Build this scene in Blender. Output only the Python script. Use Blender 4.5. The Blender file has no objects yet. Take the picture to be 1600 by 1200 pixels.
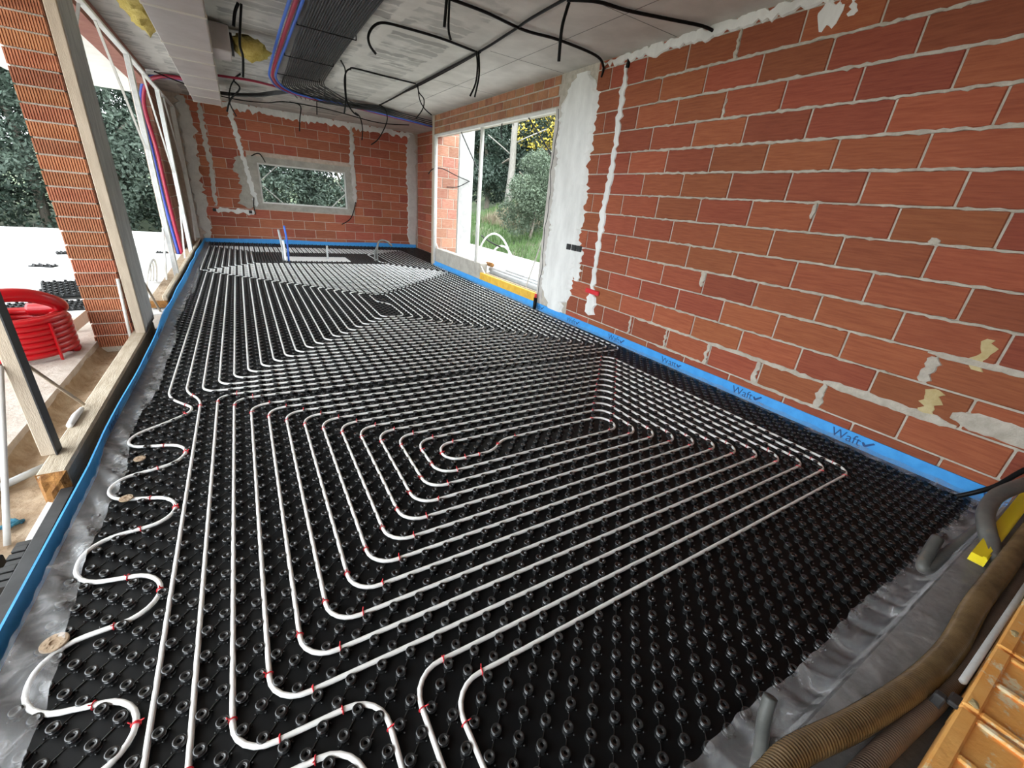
import bpy, math, random
import numpy as np
from mathutils import Vector, Matrix

random.seed(7)
rng = np.random.default_rng(7)
scn = bpy.context.scene
COL = scn.collection

# ------------------------------------------------------------------ camera
FPX, CH = 649.97, 1.48
RM = np.array([[0.85469048, -0.51203468, 0.08558429],
               [-0.13567843, -0.37944833, -0.91521054],
               [0.50109435, 0.77060979, -0.39378293]])
cd = bpy.data.cameras.new('camera')
cam = bpy.data.objects.new('camera', cd)
COL.objects.link(cam)
cd.sensor_fit = 'HORIZONTAL'
cd.sensor_width = 36.0
cd.lens = 36.0 * FPX / 1600.0
cd.clip_start = 0.02
cd.clip_end = 500
r_, u_, b_ = RM[0], -RM[1], -RM[2]
cam.matrix_world = Matrix(((r_[0], u_[0], b_[0], 0), (r_[1], u_[1], b_[1], 0),
                           (r_[2], u_[2], b_[2], CH), (0, 0, 0, 1)))
scn.camera = cam
scn.cycles.max_bounces = 14
scn.cycles.diffuse_bounces = 9

# ------------------------------------------------------------------ world, light, exposure
w = bpy.data.worlds.new('overcast_sky')
scn.world = w
w.use_nodes = True
bg = w.node_tree.nodes['Background']
bg.inputs[0].default_value = (0.90, 0.96, 1.0, 1)
bg.inputs[1].default_value = 1.0
vs = scn.view_settings
vs.view_transform = 'Standard'
vs.look = 'None'
vs.gamma = 1.0
vs.use_curve_mapping = False
vs.exposure = 3.15

# ------------------------------------------------------------------ materials
MATS = {}


def mat(name, col, rough=0.6, col2=None, scale=8.0, stretch=(1, 1, 1), bump=0.0, bscale=None, metal=0.0,
        spec=0.5, rand=0.0, coords='Object', detail=6.0, contrast=(0.35, 0.65), extra=None, trans=None, sss=0.0):
    m = bpy.data.materials.new(name)
    m.use_nodes = True
    nt = m.node_tree
    N, K = nt.nodes, nt.links
    bs = N['Principled BSDF']
    bs.inputs['Roughness'].default_value = rough
    bs.inputs['Metallic'].default_value = metal
    bs.inputs['Specular IOR Level'].default_value = spec
    bs.inputs['Base Color'].default_value = (*col, 1)
    tc = N.new('ShaderNodeTexCoord')
    oi = N.new('ShaderNodeObjectInfo')
    mp = N.new('ShaderNodeMapping')
    mp.inputs['Scale'].default_value = stretch
    if coords == 'World':
        g = N.new('ShaderNodeNewGeometry')
        K.new(g.outputs['Position'], mp.inputs['Vector'])
    else:
        ad = N.new('ShaderNodeVectorMath')
        ad.operation = 'ADD'
        sc = N.new('ShaderNodeVectorMath')
        sc.operation = 'SCALE'
        sc.inputs[0].default_value = (37.0, 71.0, 53.0)
        K.new(oi.outputs['Random'], sc.inputs['Scale'])
        K.new(tc.outputs['Object'], ad.inputs[0])
        K.new(sc.outputs[0], ad.inputs[1])
        K.new(ad.outputs[0], mp.inputs['Vector'])
    cur = None
    if col2 is not None:
        nz = N.new('ShaderNodeTexNoise')
        nz.inputs['Scale'].default_value = scale
        nz.inputs['Detail'].default_value = detail
        nz.inputs['Roughness'].default_value = 0.65
        K.new(mp.outputs[0], nz.inputs['Vector'])
        rp = N.new('ShaderNodeValToRGB')
        rp.color_ramp.elements[0].position = contrast[0]
        rp.color_ramp.elements[1].position = contrast[1]
        rp.color_ramp.elements[0].color = (*col, 1)
        rp.color_ramp.elements[1].color = (*col2, 1)
        K.new(nz.outputs['Fac'], rp.inputs[0])
        cur = rp.outputs[0]
    if extra is not None:   # splashes: (colour, scale, lo, hi)
        for (ec, es, lo, hi) in extra:
            n2 = N.new('ShaderNodeTexNoise')
            n2.inputs['Scale'].default_value = es
            n2.inputs['Detail'].default_value = 8
            n2.inputs['Roughness'].default_value = 0.7
            K.new(mp.outputs[0], n2.inputs['Vector'])
            r2 = N.new('ShaderNodeMapRange')
            r2.inputs['From Min'].default_value = lo
            r2.inputs['From Max'].default_value = hi
            K.new(n2.outputs['Fac'], r2.inputs['Value'])
            mx = N.new('ShaderNodeMix')
            mx.data_type = 'RGBA'
            mx.inputs['B'].default_value = (*ec, 1)
            K.new(r2.outputs[0], mx.inputs['Factor'])
            if cur is None:
                mx.inputs['A'].default_value = (*col, 1)
            else:
                K.new(cur, mx.inputs['A'])
            cur = mx.outputs['Result']
    if rand > 0:
        hs = N.new('ShaderNodeHueSaturation')
        mr = N.new('ShaderNodeMapRange')
        mr.inputs['To Min'].default_value = 1 - rand * 1.1
        mr.inputs['To Max'].default_value = 1 + rand
        K.new(oi.outputs['Random'], mr.inputs['Value'])
        K.new(mr.outputs[0], hs.inputs['Value'])
        m2 = N.new('ShaderNodeMath')
        m2.operation = 'MULTIPLY'
        m2.inputs[1].default_value = 7.77
        fr = N.new('ShaderNodeMath')
        fr.operation = 'FRACT'
        K.new(oi.outputs['Random'], m2.inputs[0])
        K.new(m2.outputs[0], fr.inputs[0])
        mh = N.new('ShaderNodeMapRange')
        mh.inputs['To Min'].default_value = 0.5 - rand * 0.045
        mh.inputs['To Max'].default_value = 0.5 + rand * 0.045
        K.new(fr.outputs[0], mh.inputs['Value'])
        K.new(mh.outputs[0], hs.inputs['Hue'])
        if cur is None:
            hs.inputs['Color'].default_value = (*col, 1)
        else:
            K.new(cur, hs.inputs['Color'])
        cur = hs.outputs[0]
    if cur is not None:
        K.new(cur, bs.inputs['Base Color'])
    if bump > 0:
        nb = N.new('ShaderNodeTexNoise')
        nb.inputs['Scale'].default_value = bscale or scale * 3
        nb.inputs['Detail'].default_value = 6
        K.new(mp.outputs[0], nb.inputs['Vector'])
        bp = N.new('ShaderNodeBump')
        bp.inputs['Strength'].default_value = bump
        bp.inputs['Distance'].default_value = 0.01
        K.new(nb.outputs['Fac'], bp.inputs['Height'])
        K.new(bp.outputs[0], bs.inputs['Normal'])
    if trans is not None:
        bs.inputs['Alpha'].default_value = trans
    if sss > 0:
        bs.inputs['Subsurface Weight'].default_value = sss
        bs.inputs['Subsurface Radius'].default_value = (0.01, 0.01, 0.01)
    MATS[name] = m
    return m


mat('brick', (0.255, 0.060, 0.026), 0.85, (0.345, 0.098, 0.043), 3.0, (2.0, 2.0, 26.0), 0.25, 60, rand=0.18,
    extra=[((0.25, 0.066, 0.04), 6.0, 0.55, 0.75), ((0.50, 0.30, 0.22), 14.0, 0.69, 0.84)])
mat('brick_back', (0.33, 0.090, 0.048), 0.85, (0.42, 0.135, 0.075), 3.0, (2.0, 2.0, 22.0), 0.2, 60, rand=0.18,
    extra=[((0.45, 0.27, 0.2), 9.0, 0.68, 0.85)])
mat('brick_pale', (0.30, 0.12, 0.075), 0.85, (0.40, 0.20, 0.14), 5.0, (2, 2, 8), 0.3, 50, rand=0.2,
    extra=[((0.44, 0.36, 0.30), 7.0, 0.58, 0.75)])
mat('brick_small', (0.30, 0.12, 0.06), 0.85, (0.42, 0.2, 0.11), 6.0, (1, 1, 1), 0.3, 50, rand=0.22,
    extra=[((0.45, 0.37, 0.3), 10.0, 0.62, 0.8)])
mat('brick_ribbed', (0.31, 0.105, 0.05), 0.85, (0.42, 0.17, 0.085), 4.0, (1, 1, 3), 0.2, 60, rand=0.2,
    extra=[((0.58, 0.45, 0.36), 12.0, 0.66, 0.82)])
mat('brick_orange', (0.86, 0.38, 0.08), 0.75, (0.92, 0.52, 0.16), 5.0, (1, 1, 1), 0.3, 40,
    extra=[((0.85, 0.74, 0.48), 7.0, 0.55, 0.60)])
mat('mortar', (0.40, 0.36, 0.30), 0.95, (0.54, 0.50, 0.43), 14.0, bump=0.6, bscale=90, coords='World')
mat('mortar_back', (0.45, 0.35, 0.28), 0.95, (0.58, 0.47, 0.39), 14.0, bump=0.6, bscale=90, coords='World')
mat('stain_mortar', (0.46, 0.36, 0.17), 0.95, (0.56, 0.47, 0.26), 14.0, bump=0.4, bscale=60)
mat('plaster', (0.66, 0.66, 0.64), 0.9, (0.80, 0.80, 0.78), 5.0, (1, 1, 0.35), 0.7, 22, coords='World',
    extra=[((0.45, 0.44, 0.42), 9.0, 0.66, 0.8)])
mat('render_grey', (0.48, 0.45, 0.42), 0.95, (0.58, 0.55, 0.51), 5.0, bump=0.4, bscale=30, coords='World')
mat('concrete', (0.33, 0.31, 0.27), 0.95, (0.45, 0.42, 0.37), 6.0, bump=0.5, bscale=40, coords='World')
mat('concrete_pale', (0.30, 0.295, 0.285), 0.95, (0.40, 0.395, 0.38), 6.0, bump=0.4, bscale=40, coords='World')
mat('sand_concrete', (0.28, 0.19, 0.115), 0.98, (0.44, 0.34, 0.24), 9.0, bump=1.0, bscale=35, coords='World')
mat('terrace', (0.54, 0.53, 0.515), 0.8, (0.72, 0.71, 0.70), 1.2, (1.0, 3.0, 1), 0.3, 20, coords='World')
mat('terrace_rough', (0.36, 0.30, 0.25), 0.95, (0.50, 0.44, 0.39), 5.0, bump=0.8, bscale=30, coords='World')
mat('terrace_stone', (0.30, 0.29, 0.275), 0.9, (0.46, 0.45, 0.43), 3.0, bump=0.5, bscale=12, coords='World')
mat('ledge_dark', (0.05, 0.047, 0.044), 0.95, (0.11, 0.10, 0.09), 7.0, bump=0.5, bscale=30, coords='World')
mat('bounce_block_dark', (0.03, 0.03, 0.032), 0.8)  # for the dark sheet added against blue bounce
mat('porch', (0.72, 0.70, 0.64), 0.9, (0.80, 0.78, 0.73), 3.0, coords='World')
mat('lintel_red', (0.26, 0.10, 0.075), 0.9, (0.34, 0.15, 0.11), 5.0, bump=0.3)
mat('black_plastic', (0.014, 0.015, 0.016), 0.22, None, spec=0.7)
mat('black_sheet', (0.004, 0.0045, 0.005), 0.55, None, spec=0.2)
mat('pipe_white', (0.83, 0.83, 0.81), 0.35, None, spec=0.5)
mat('clip_red', (0.62, 0.02, 0.03), 0.4)
mat('blue_foam', (0.045, 0.30, 0.72), 0.5, (0.06, 0.36, 0.80), 12.0, spec=0.4)
mat('ink', (0.01, 0.06, 0.20), 0.6)
mat('timber_pale', (0.38, 0.31, 0.22), 0.85, (0.52, 0.45, 0.35), 5.0, (6, 1, 6), 0.4, 30)
mat('timber_grey', (0.30, 0.30, 0.30), 0.9, (0.44, 0.44, 0.44), 4.0, (6, 6, 1), 0.5, 40,
    extra=[((0.16, 0.15, 0.14), 14.0, 0.64, 0.75)])
mat('timber_cream', (0.40, 0.33, 0.25), 0.85, (0.48, 0.40, 0.31), 4.0, (6, 6, 1), 0.3, 40)
mat('end_grain', (0.15, 0.06, 0.015), 0.95, (0.36, 0.17, 0.045), 16.0, bump=1.0, bscale=40)
mat('yellow_board', (0.62, 0.34, 0.03), 0.6, (0.75, 0.47, 0.06), 8.0, bump=0.2,
    extra=[((0.35, 0.17, 0.06), 9.0, 0.62, 0.8)])
mat('yellow_plastic', (0.85, 0.68, 0.02), 0.4)
mat('steel_white', (0.62, 0.61, 0.58), 0.5, (0.72, 0.71, 0.68), 9.0)
mat('steel_galv', (0.46, 0.47, 0.47), 0.45, (0.58, 0.59, 0.59), 12.0, metal=0.3)
mat('alu_foil', (0.42, 0.38, 0.36), 0.38, (0.50, 0.46, 0.44), 3.0, metal=0.35, bump=0.25, bscale=6, coords='World')
mat('alu_tape', (0.62, 0.58, 0.50), 0.35, None, metal=0.4)
mat('wool', (0.42, 0.31, 0.06), 1.0, (0.62, 0.50, 0.16), 10.0, bump=1.0, bscale=50)
mat('conduit_black', (0.004, 0.004, 0.0045), 0.5, spec=0.2)
mat('conduit_dark', (0.026, 0.027, 0.028), 0.5, (0.045, 0.046, 0.048), 8.0, spec=0.3)
mat('conduit_grey', (0.075, 0.078, 0.074), 0.5, (0.13, 0.13, 0.12), 8.0, extra=[((0.24, 0.17, 0.11), 6.0, 0.58, 0.8)])
mat('hose_brown', (0.075, 0.046, 0.018), 0.24, (0.15, 0.096, 0.043), 7.0, spec=1.0, coords='World')
mat('hose_dark', (0.085, 0.06, 0.045), 0.4, (0.16, 0.11, 0.08), 7.0, spec=0.6, coords='World')
mat('pipe_red', (0.30, 0.008, 0.035), 0.4)
mat('pipe_blue', (0.03, 0.06, 0.36), 0.4)
mat('pipe_bright_blue', (0.03, 0.13, 0.55), 0.4)
mat('coil_red', (0.36, 0.003, 0.007), 0.30, spec=0.5)
mat('pvc_grey', (0.33, 0.34, 0.34), 0.4, (0.42, 0.43, 0.43), 6.0)
mat('box_black', (0.012, 0.012, 0.012), 0.5)
mat('white_board', (0.78, 0.78, 0.76), 0.6)
mat('blue_rag', (0.02, 0.10, 0.17), 0.8, (0.04, 0.2, 0.28), 30.0)
mat('leaf_dark', (0.012, 0.026, 0.018), 0.65, (0.045, 0.075, 0.052), 1.3, coords='World', contrast=(0.3, 0.7))
mat('leaf_grey', (0.028, 0.046, 0.034), 0.65, (0.085, 0.120, 0.09), 1.6, coords='World', contrast=(0.3, 0.7))
mat('leaf_olive', (0.048, 0.075, 0.046), 0.65, (0.10, 0.135, 0.085), 1.2, coords='World', contrast=(0.3, 0.7))
mat('leaf_yellow', (0.42, 0.30, 0.03), 0.6, (0.62, 0.50, 0.07), 1.0, coords='World')
mat('trunk_pale', (0.16, 0.15, 0.13), 0.95, (0.26, 0.245, 0.22), 6.0, (6, 6, 1), 0.4, 20)
mat('bark', (0.14, 0.12, 0.10), 0.95, (0.26, 0.23, 0.19), 6.0, (6, 6, 1), 0.6, 20)
mat('grass_ground', (0.030, 0.055, 0.016), 1.0, (0.075, 0.105, 0.04), 0.8, coords='World', bump=0.6, bscale=8,
    extra=[((0.17, 0.15, 0.115), 0.35, 0.52, 0.66)])
mat('grass_blade', (0.04, 0.10, 0.02), 0.7, (0.10, 0.17, 0.05), 2.0, coords='World')
mat('grass_dry', (0.17, 0.14, 0.09), 0.8, (0.27, 0.23, 0.16), 2.0, coords='World')


def film_mat(name, alpha, col):
    m = bpy.data.materials.new(name)
    m.use_nodes = True
    N, K = m.node_tree.nodes, m.node_tree.links
    for n in list(N):
        N.remove(n)
    out = N.new('ShaderNodeOutputMaterial')
    t = N.new('ShaderNodeBsdfTransparent')
    p = N.new('ShaderNodeBsdfPrincipled')
    p.inputs['Base Color'].default_value = (*col, 1)
    p.inputs['Roughness'].default_value = 0.16
    p.inputs['Specular IOR Level'].default_value = 0.8
    g = N.new('ShaderNodeNewGeometry')
    mp = N.new('ShaderNodeMapping')
    mp.inputs['Scale'].default_value = (1.0, 1.0, 1.0)
    nz = N.new('ShaderNodeTexNoise')
    nz.inputs['Scale'].default_value = 11
    nz.inputs['Detail'].default_value = 7
    nz.inputs['Roughness'].default_value = 0.6
    nz.inputs['Distortion'].default_value = 1.2
    mr = N.new('ShaderNodeMapRange')  # whiter streaks: wrinkle sheen put into the film's opacity
    mr.inputs['From Min'].default_value = 0.47
    mr.inputs['From Max'].default_value = 0.72
    mr.inputs['To Min'].default_value = alpha * 0.7
    mr.inputs['To Max'].default_value = min(0.9, alpha * 1.9)
    bp = N.new('ShaderNodeBump')
    bp.inputs['Strength'].default_value = 0.45
    bp.inputs['Distance'].default_value = 0.02
    mix = N.new('ShaderNodeMixShader')
    K.new(g.outputs['Position'], mp.inputs['Vector'])
    K.new(mp.outputs[0], nz.inputs['Vector'])
    K.new(nz.outputs['Fac'], mr.inputs['Value'])
    K.new(nz.outputs['Fac'], bp.inputs['Height'])
    K.new(bp.outputs[0], p.inputs['Normal'])
    K.new(mr.outputs[0], mix.inputs[0])
    K.new(t.outputs[0], mix.inputs[1])
    K.new(p.outputs[0], mix.inputs[2])
    K.new(mix.outputs[0], out.inputs[0])
    MATS[name] = m


film_mat('film', 0.20, (0.86, 0.87, 0.89))


def ceiling_mat():
    m = bpy.data.materials.new('ceiling_concrete')
    m.use_nodes = True
    N, K = m.node_tree.nodes, m.node_tree.links
    bs = N['Principled BSDF']
    bs.inputs['Roughness'].default_value = 0.95
    g = N.new('ShaderNodeNewGeometry')
    dn = N.new('ShaderNodeTexNoise')
    dn.inputs['Scale'].default_value = 7
    dn.inputs['Detail'].default_value = 4
    K.new(g.outputs['Position'], dn.inputs['Vector'])
    sb = N.new('ShaderNodeVectorMath')
    sb.operation = 'SUBTRACT'
    sb.inputs[1].default_value = (0.5, 0.5, 0.5)
    K.new(dn.outputs['Color'], sb.inputs[0])
    sc = N.new('ShaderNodeVectorMath')
    sc.operation = 'SCALE'
    sc.inputs['Scale'].default_value = 0.14
    K.new(sb.outputs[0], sc.inputs[0])
    ad = N.new('ShaderNodeVectorMath')
    ad.operation = 'ADD'
    K.new(g.outputs['Position'], ad.inputs[0])
    K.new(sc.outputs[0], ad.inputs[1])
    def cells(wd, ht, mort, sm, off):
        br = N.new('ShaderNodeTexBrick')
        br.offset = off
        br.inputs['Scale'].default_value = 1.0
        br.inputs['Brick Width'].default_value = wd
        br.inputs['Row Height'].default_value = ht
        br.inputs['Mortar Size'].default_value = mort
        br.inputs['Mortar Smooth'].default_value = sm
        br.inputs['Color1'].default_value = (1, 1, 1, 1)
        br.inputs['Color2'].default_value = (0.45, 0.45, 0.45, 1)
        br.inputs['Mortar'].default_value = (0, 0, 0, 1)
        K.new(ad.outputs[0], br.inputs['Vector'])
        return br.outputs['Color']
    m1_ = N.new('ShaderNodeMath')
    m1_.operation = 'MULTIPLY'
    K.new(cells(0.80, 0.78, 0.085, 0.3, 0.0), m1_.inputs[0])
    K.new(cells(3.2, 0.196, 0.018, 0.3, 0.5), m1_.inputs[1])
    sx = N.new('ShaderNodeSeparateXYZ')
    K.new(ad.outputs[0], sx.inputs[0])
    xr_ = N.new('ShaderNodeMapRange')
    xr_.inputs['From Min'].default_value = 2.42
    xr_.inputs['From Max'].default_value = 2.36
    K.new(sx.outputs['X'], xr_.inputs['Value'])
    m2_ = N.new('ShaderNodeMath')
    m2_.operation = 'MULTIPLY'
    K.new(m1_.outputs[0], m2_.inputs[0])
    K.new(xr_.outputs[0], m2_.inputs[1])
    ms = N.new('ShaderNodeTexNoise')
    ms.inputs['Scale'].default_value = 2.6
    ms.inputs['Detail'].default_value = 3
    K.new(g.outputs['Position'], ms.inputs['Vector'])
    mr = N.new('ShaderNodeMapRange')
    mr.inputs['From Min'].default_value = 0.40
    mr.inputs['From Max'].default_value = 0.50
    K.new(ms.outputs['Fac'], mr.inputs['Value'])
    ml = N.new('ShaderNodeMath')
    ml.operation = 'MULTIPLY'
    K.new(m2_.outputs[0], ml.inputs[0])
    K.new(mr.outputs[0], ml.inputs[1])
    base = N.new('ShaderNodeTexNoise')
    base.inputs['Scale'].default_value = 3
    base.inputs['Detail'].default_value = 8
    K.new(g.outputs['Position'], base.inputs['Vector'])
    rp = N.new('ShaderNodeValToRGB')
    rp.color_ramp.elements[0].position = 0.3
    rp.color_ramp.elements[1].position = 0.7
    rp.color_ramp.elements[0].color = (0.47, 0.45, 0.41, 1)
    rp.color_ramp.elements[1].color = (0.62, 0.60, 0.55, 1)
    K.new(base.outputs['Fac'], rp.inputs[0])
    mx = N.new('ShaderNodeMix')
    mx.data_type = 'RGBA'
    mx.inputs['B'].default_value = (0.235, 0.228, 0.21, 1)
    K.new(ml.outputs[0], mx.inputs['Factor'])
    K.new(rp.outputs[0], mx.inputs['A'])
    K.new(mx.outputs['Result'], bs.inputs['Base Color'])
    bp = N.new('ShaderNodeBump')
    bp.inputs['Strength'].default_value = 0.4
    bp.inputs['Distance'].default_value = 0.02
    K.new(base.outputs['Fac'], bp.inputs['Height'])
    K.new(bp.outputs[0], bs.inputs['Normal'])
    MATS['ceiling_concrete'] = m


ceiling_mat()


# ------------------------------------------------------------------ mesh helpers
def link(o, parent=None):
    COL.objects.link(o)
    if parent is not None:
        o.parent = parent
    return o


def tag(o, label, cat, group=None):
    o['label'] = label
    o['category'] = cat
    if group:
        o['group'] = group
    return o


def struct(o):
    o['kind'] = 'structure'
    return o


def empty(name, loc=(0, 0, 0)):
    o = bpy.data.objects.new(name, None)
    o.location = loc
    o.empty_display_size = 0.1
    return link(o)


class MB:
    def __init__(self):
        self.v, self.f = [], []

    def add(self, vs, fs):
        b = len(self.v)
        self.v += [tuple(p) for p in vs]
        self.f += [tuple(i + b for i in f) for f in fs]
        return self

    def box(self, x0, x1, y0, y1, z0, z1, bev=0.0):
        if bev <= 0:
            vs = [(x, y, z) for z in (z0, z1) for y in (y0, y1) for x in (x0, x1)]
            return self.add(vs, [(0, 2, 3, 1), (4, 5, 7, 6), (0, 1, 5, 4), (2, 6, 7, 3), (0, 4, 6, 2), (1, 3, 7, 5)])
        c = ((x0 + x1) / 2, (y0 + y1) / 2, (z0 + z1) / 2)
        h = ((x1 - x0) / 2, (y1 - y0) / 2, (z1 - z0) / 2)
        b = min(bev, min(h) * 0.8)
        vs, idx = [], {}
        for sx in (-1, 1):
            for sy in (-1, 1):
                for sz in (-1, 1):
                    for k in range(3):
                        p = [sx * (h[0] - b), sy * (h[1] - b), sz * (h[2] - b)]
                        p[k] = (sx, sy, sz)[k] * h[k]
                        idx[(sx, sy, sz, k)] = len(vs)
                        vs.append((c[0] + p[0], c[1] + p[1], c[2] + p[2]))
        fs = []

        def orient(f):
            n = (Vector(vs[f[1]]) - Vector(vs[f[0]])).cross(Vector(vs[f[2]]) - Vector(vs[f[0]]))
            m_ = sum((Vector(vs[i]) for i in f), Vector()) / len(f) - Vector(c)
            fs.append(f if n.dot(m_) > 0 else f[::-1])
        for k in range(3):
            a, d = [(1, 2), (0, 2), (0, 1)][k]
            for s in (-1, 1):
                f = []
                for (p, q) in ((-1, -1), (1, -1), (1, 1), (-1, 1)):
                    t = [0, 0, 0]
                    t[k], t[a], t[d] = s, p, q
                    f.append(idx[(*t, k)])
                orient(tuple(f))
            for p in (-1, 1):
                for q in (-1, 1):
                    f = []
                    for (s, kk) in ((-1, a), (-1, d), (1, d), (1, a)):
                        t = [0, 0, 0]
                        t[k], t[a], t[d] = s, p, q
                        f.append(idx[(*t, kk)])
                    orient(tuple(f))
        for sx in (-1, 1):
            for sy in (-1, 1):
                for sz in (-1, 1):
                    orient(tuple(idx[(sx, sy, sz, k)] for k in range(3)))
        return self.add(vs, fs)

    def beam(self, a, b, wd, ht, up=(0, 0, 1)):
        a, b = Vector(a), Vector(b)
        d = (b - a).normalized()
        s = d.cross(Vector(up)).normalized() * wd / 2
        t = s.cross(d).normalized() * ht / 2
        vs = [a - s - t, a + s - t, a + s + t, a - s + t, b - s - t, b + s - t, b + s + t, b - s + t]
        return self.add(vs, [(0, 1, 2, 3)[::-1], (4, 5, 6, 7)[::-1][::-1], (0, 1, 5, 4), (1, 2, 6, 5), (2, 3, 7, 6), (3, 0, 4, 7)])

    def tube(self, pts, r, n=10, cap=True, closed=False):
        P = [Vector(p) for p in pts]
        m = len(P)
        rad = r if callable(r) else (lambda i: r)
        if closed:
            T = [(P[(i + 1) % m] - P[i - 1]).normalized() for i in range(m)]
        else:
            T = [(P[min(i + 1, m - 1)] - P[max(i - 1, 0)]).normalized() for i in range(m)]
        up = Vector((0, 0, 1)) if abs(T[0].z) < 0.9 else Vector((1, 0, 0))
        nrm = (up - T[0] * up.dot(T[0])).normalized()
        vs = []
        for i in range(m):
            nrm = (nrm - T[i] * nrm.dot(T[i])).normalized()
            bn = T[i].cross(nrm)
            for k in range(n):
                a = 2 * math.pi * k / n
                vs.append(P[i] + (nrm * math.cos(a) + bn * math.sin(a)) * rad(i))
        fs = []
        for i in range(m if closed else m - 1):
            j = (i + 1) % m
            for k in range(n):
                k2 = (k + 1) % n
                fs.append((i * n + k, i * n + k2, j * n + k2, j * n + k))
        if cap and not closed:
            fs.append(tuple(range(n))[::-1])
            fs.append(tuple((m - 1) * n + k for k in range(n)))
        return self.add(vs, fs)

    def lathe(self, prof, n, c=(0, 0, 0)):
        vs, fs = [], []
        for (r, z) in prof:
            for k in range(n):
                a = 2 * math.pi * k / n
                vs.append((c[0] + r * math.cos(a), c[1] + r * math.sin(a), c[2] + z))
        for i in range(len(prof) - 1):
            for k in range(n):
                k2 = (k + 1) % n
                fs.append((i * n + k, i * n + k2, (i + 1) * n + k2, (i + 1) * n + k))
        fs.append(tuple((len(prof) - 1) * n + k for k in range(n)))
        return self.add(vs, fs)

    def mesh(self, name, m, smooth=False):
        me = bpy.data.meshes.new(name)
        me.from_pydata(self.v, [], self.f)
        if m:
            me.materials.append(MATS[m])
        if smooth:
            me.polygons.foreach_set('use_smooth', [True] * len(me.polygons))
        me.update()
        return me

    def obj(self, name, m, parent=None, smooth=False):
        return link(bpy.data.objects.new(name, self.mesh(name, m, smooth)), parent)


def fast_mesh(name, V, Q, m, smooth=True):
    """V (n,3), Q (k,4) or (k,3) arrays"""
    me = bpy.data.meshes.new(name)
    k, c = Q.shape
    me.vertices.add(len(V))
    me.vertices.foreach_set('co', np.ascontiguousarray(V, dtype=np.float32).ravel())
    me.loops.add(k * c)
    me.loops.foreach_set('vertex_index', np.ascontiguousarray(Q, dtype=np.int32).ravel())
    me.polygons.add(k)
    me.polygons.foreach_set('loop_start', np.arange(0, k * c, c, dtype=np.int32))
    me.polygons.foreach_set('use_smooth', np.full(k, smooth))
    me.materials.append(MATS[m])
    me.update(calc_edges=True)
    me.validate()
    return me


def fillet(pts, r, seg=6):
    """rounded polyline"""
    P = [Vector(p) for p in pts]
    rr = r if isinstance(r, (list, tuple)) else [r] * len(P)
    out = [P[0]]
    for i in range(1, len(P) - 1):
        a, b, c = P[i - 1], P[i], P[i + 1]
        u, v = (a - b), (c - b)
        lu, lv = u.length, v.length
        u.normalize()
        v.normalize()
        d = min(rr[i], lu * 0.49, lv * 0.49)
        p0, p1 = b + u * d, b + v * d
        for s in range(seg + 1):
            t = s / seg
            # near-circular rational blend
            wq = 0.72
            den = (1 - t) ** 2 + 2 * wq * t * (1 - t) + t * t
            out.append((p0 * (1 - t) ** 2 + b * (2 * wq * t * (1 - t)) + p1 * t * t) / den)
    out.append(P[-1])
    return out


def smooth_path(pts, k=6):
    P = [Vector(p) for p in pts]
    out = []
    n = len(P)
    for i in range(n - 1):
        p0, p1, p2, p3 = P[max(i - 1, 0)], P[i], P[i + 1], P[min(i + 2, n - 1)]
        for s in range(k):
            t = s / k
            out.append(0.5 * ((2 * p1) + (p2 - p0) * t + (2 * p0 - 5 * p1 + 4 * p2 - p3) * t * t + (3 * p1 - p0 - 3 * p2 + p3) * t ** 3))
    out.append(P[-1])
    return out


def resample(pts, step):
    P = np.array([tuple(p) for p in pts])
    d = np.linalg.norm(np.diff(P, axis=0), axis=1)
    s = np.concatenate([[0], np.cumsum(d)])
    t = np.arange(0, s[-1], step)
    return np.stack([np.interp(t, s, P[:, k]) for k in range(3)], 1)


def blob_strip(axis, u0, u1, lo, hi, face, thick, n, wob, m, name, parent, seed=0, sign=-1):
    """ragged trowelled smear lying on a wall. axis 'y' wall at x=face (normal sign*x), axis 'x' wall at y=face.
    runs along u (horizontal) when abs(u1-u0)>... lo/hi callables of t giving v range; dirn 'h' """
    rs = np.random.default_rng(seed)
    mb = MB()
    vs = []
    for i in range(n + 1):
        t = i / n
        a = lo(t) + rs.normal(0, wob)
        b = hi(t) + rs.normal(0, wob)
        vs.append((u0 + (u1 - u0) * t + rs.normal(0, wob * 0.3), a, b))
    return vs


def smear_h(axis, face, sign, u0, u1, v0, v1, wob, m, name, parent, seed=0, thick=0.006, step=0.05):
    """horizontal smear: u along wall, v = z"""
    rs = np.random.default_rng(seed)
    n = max(3, int(abs(u1 - u0) / step))
    rows = []
    for i in range(n + 1):
        t = i / n
        e = min(1.0, 5 * t + 0.35, 5 * (1 - t) + 0.35)
        mid, hh = (v0 + v1) / 2, (v1 - v0) / 2 * e
        rows.append((u0 + (u1 - u0) * t, mid - hh + rs.normal(0, wob), mid + hh + rs.normal(0, wob)))
    return _smear(rows, axis, face, sign, thick, m, name, parent, False)


def smear_v(axis, face, sign, u0, u1, v0, v1, wob, m, name, parent, seed=0, thick=0.006, step=0.05):
    rs = np.random.default_rng(seed)
    n = max(3, int(abs(v1 - v0) / step))
    rows = []
    ph = rs.uniform(0, 6)
    for i in range(n + 1):
        t = i / n
        e = min(1.0, 6 * t + 0.4, 6 * (1 - t) + 0.4)
        sway = math.sin(ph + t * 9) * wob * 0.6
        mid, hh = (u0 + u1) / 2 + sway, (u1 - u0) / 2 * e
        rows.append((v0 + (v1 - v0) * t, mid - hh + rs.normal(0, wob), mid + hh + rs.normal(0, wob)))
    return _smear(rows, axis, face, sign, thick, m, name, parent, True)


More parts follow.
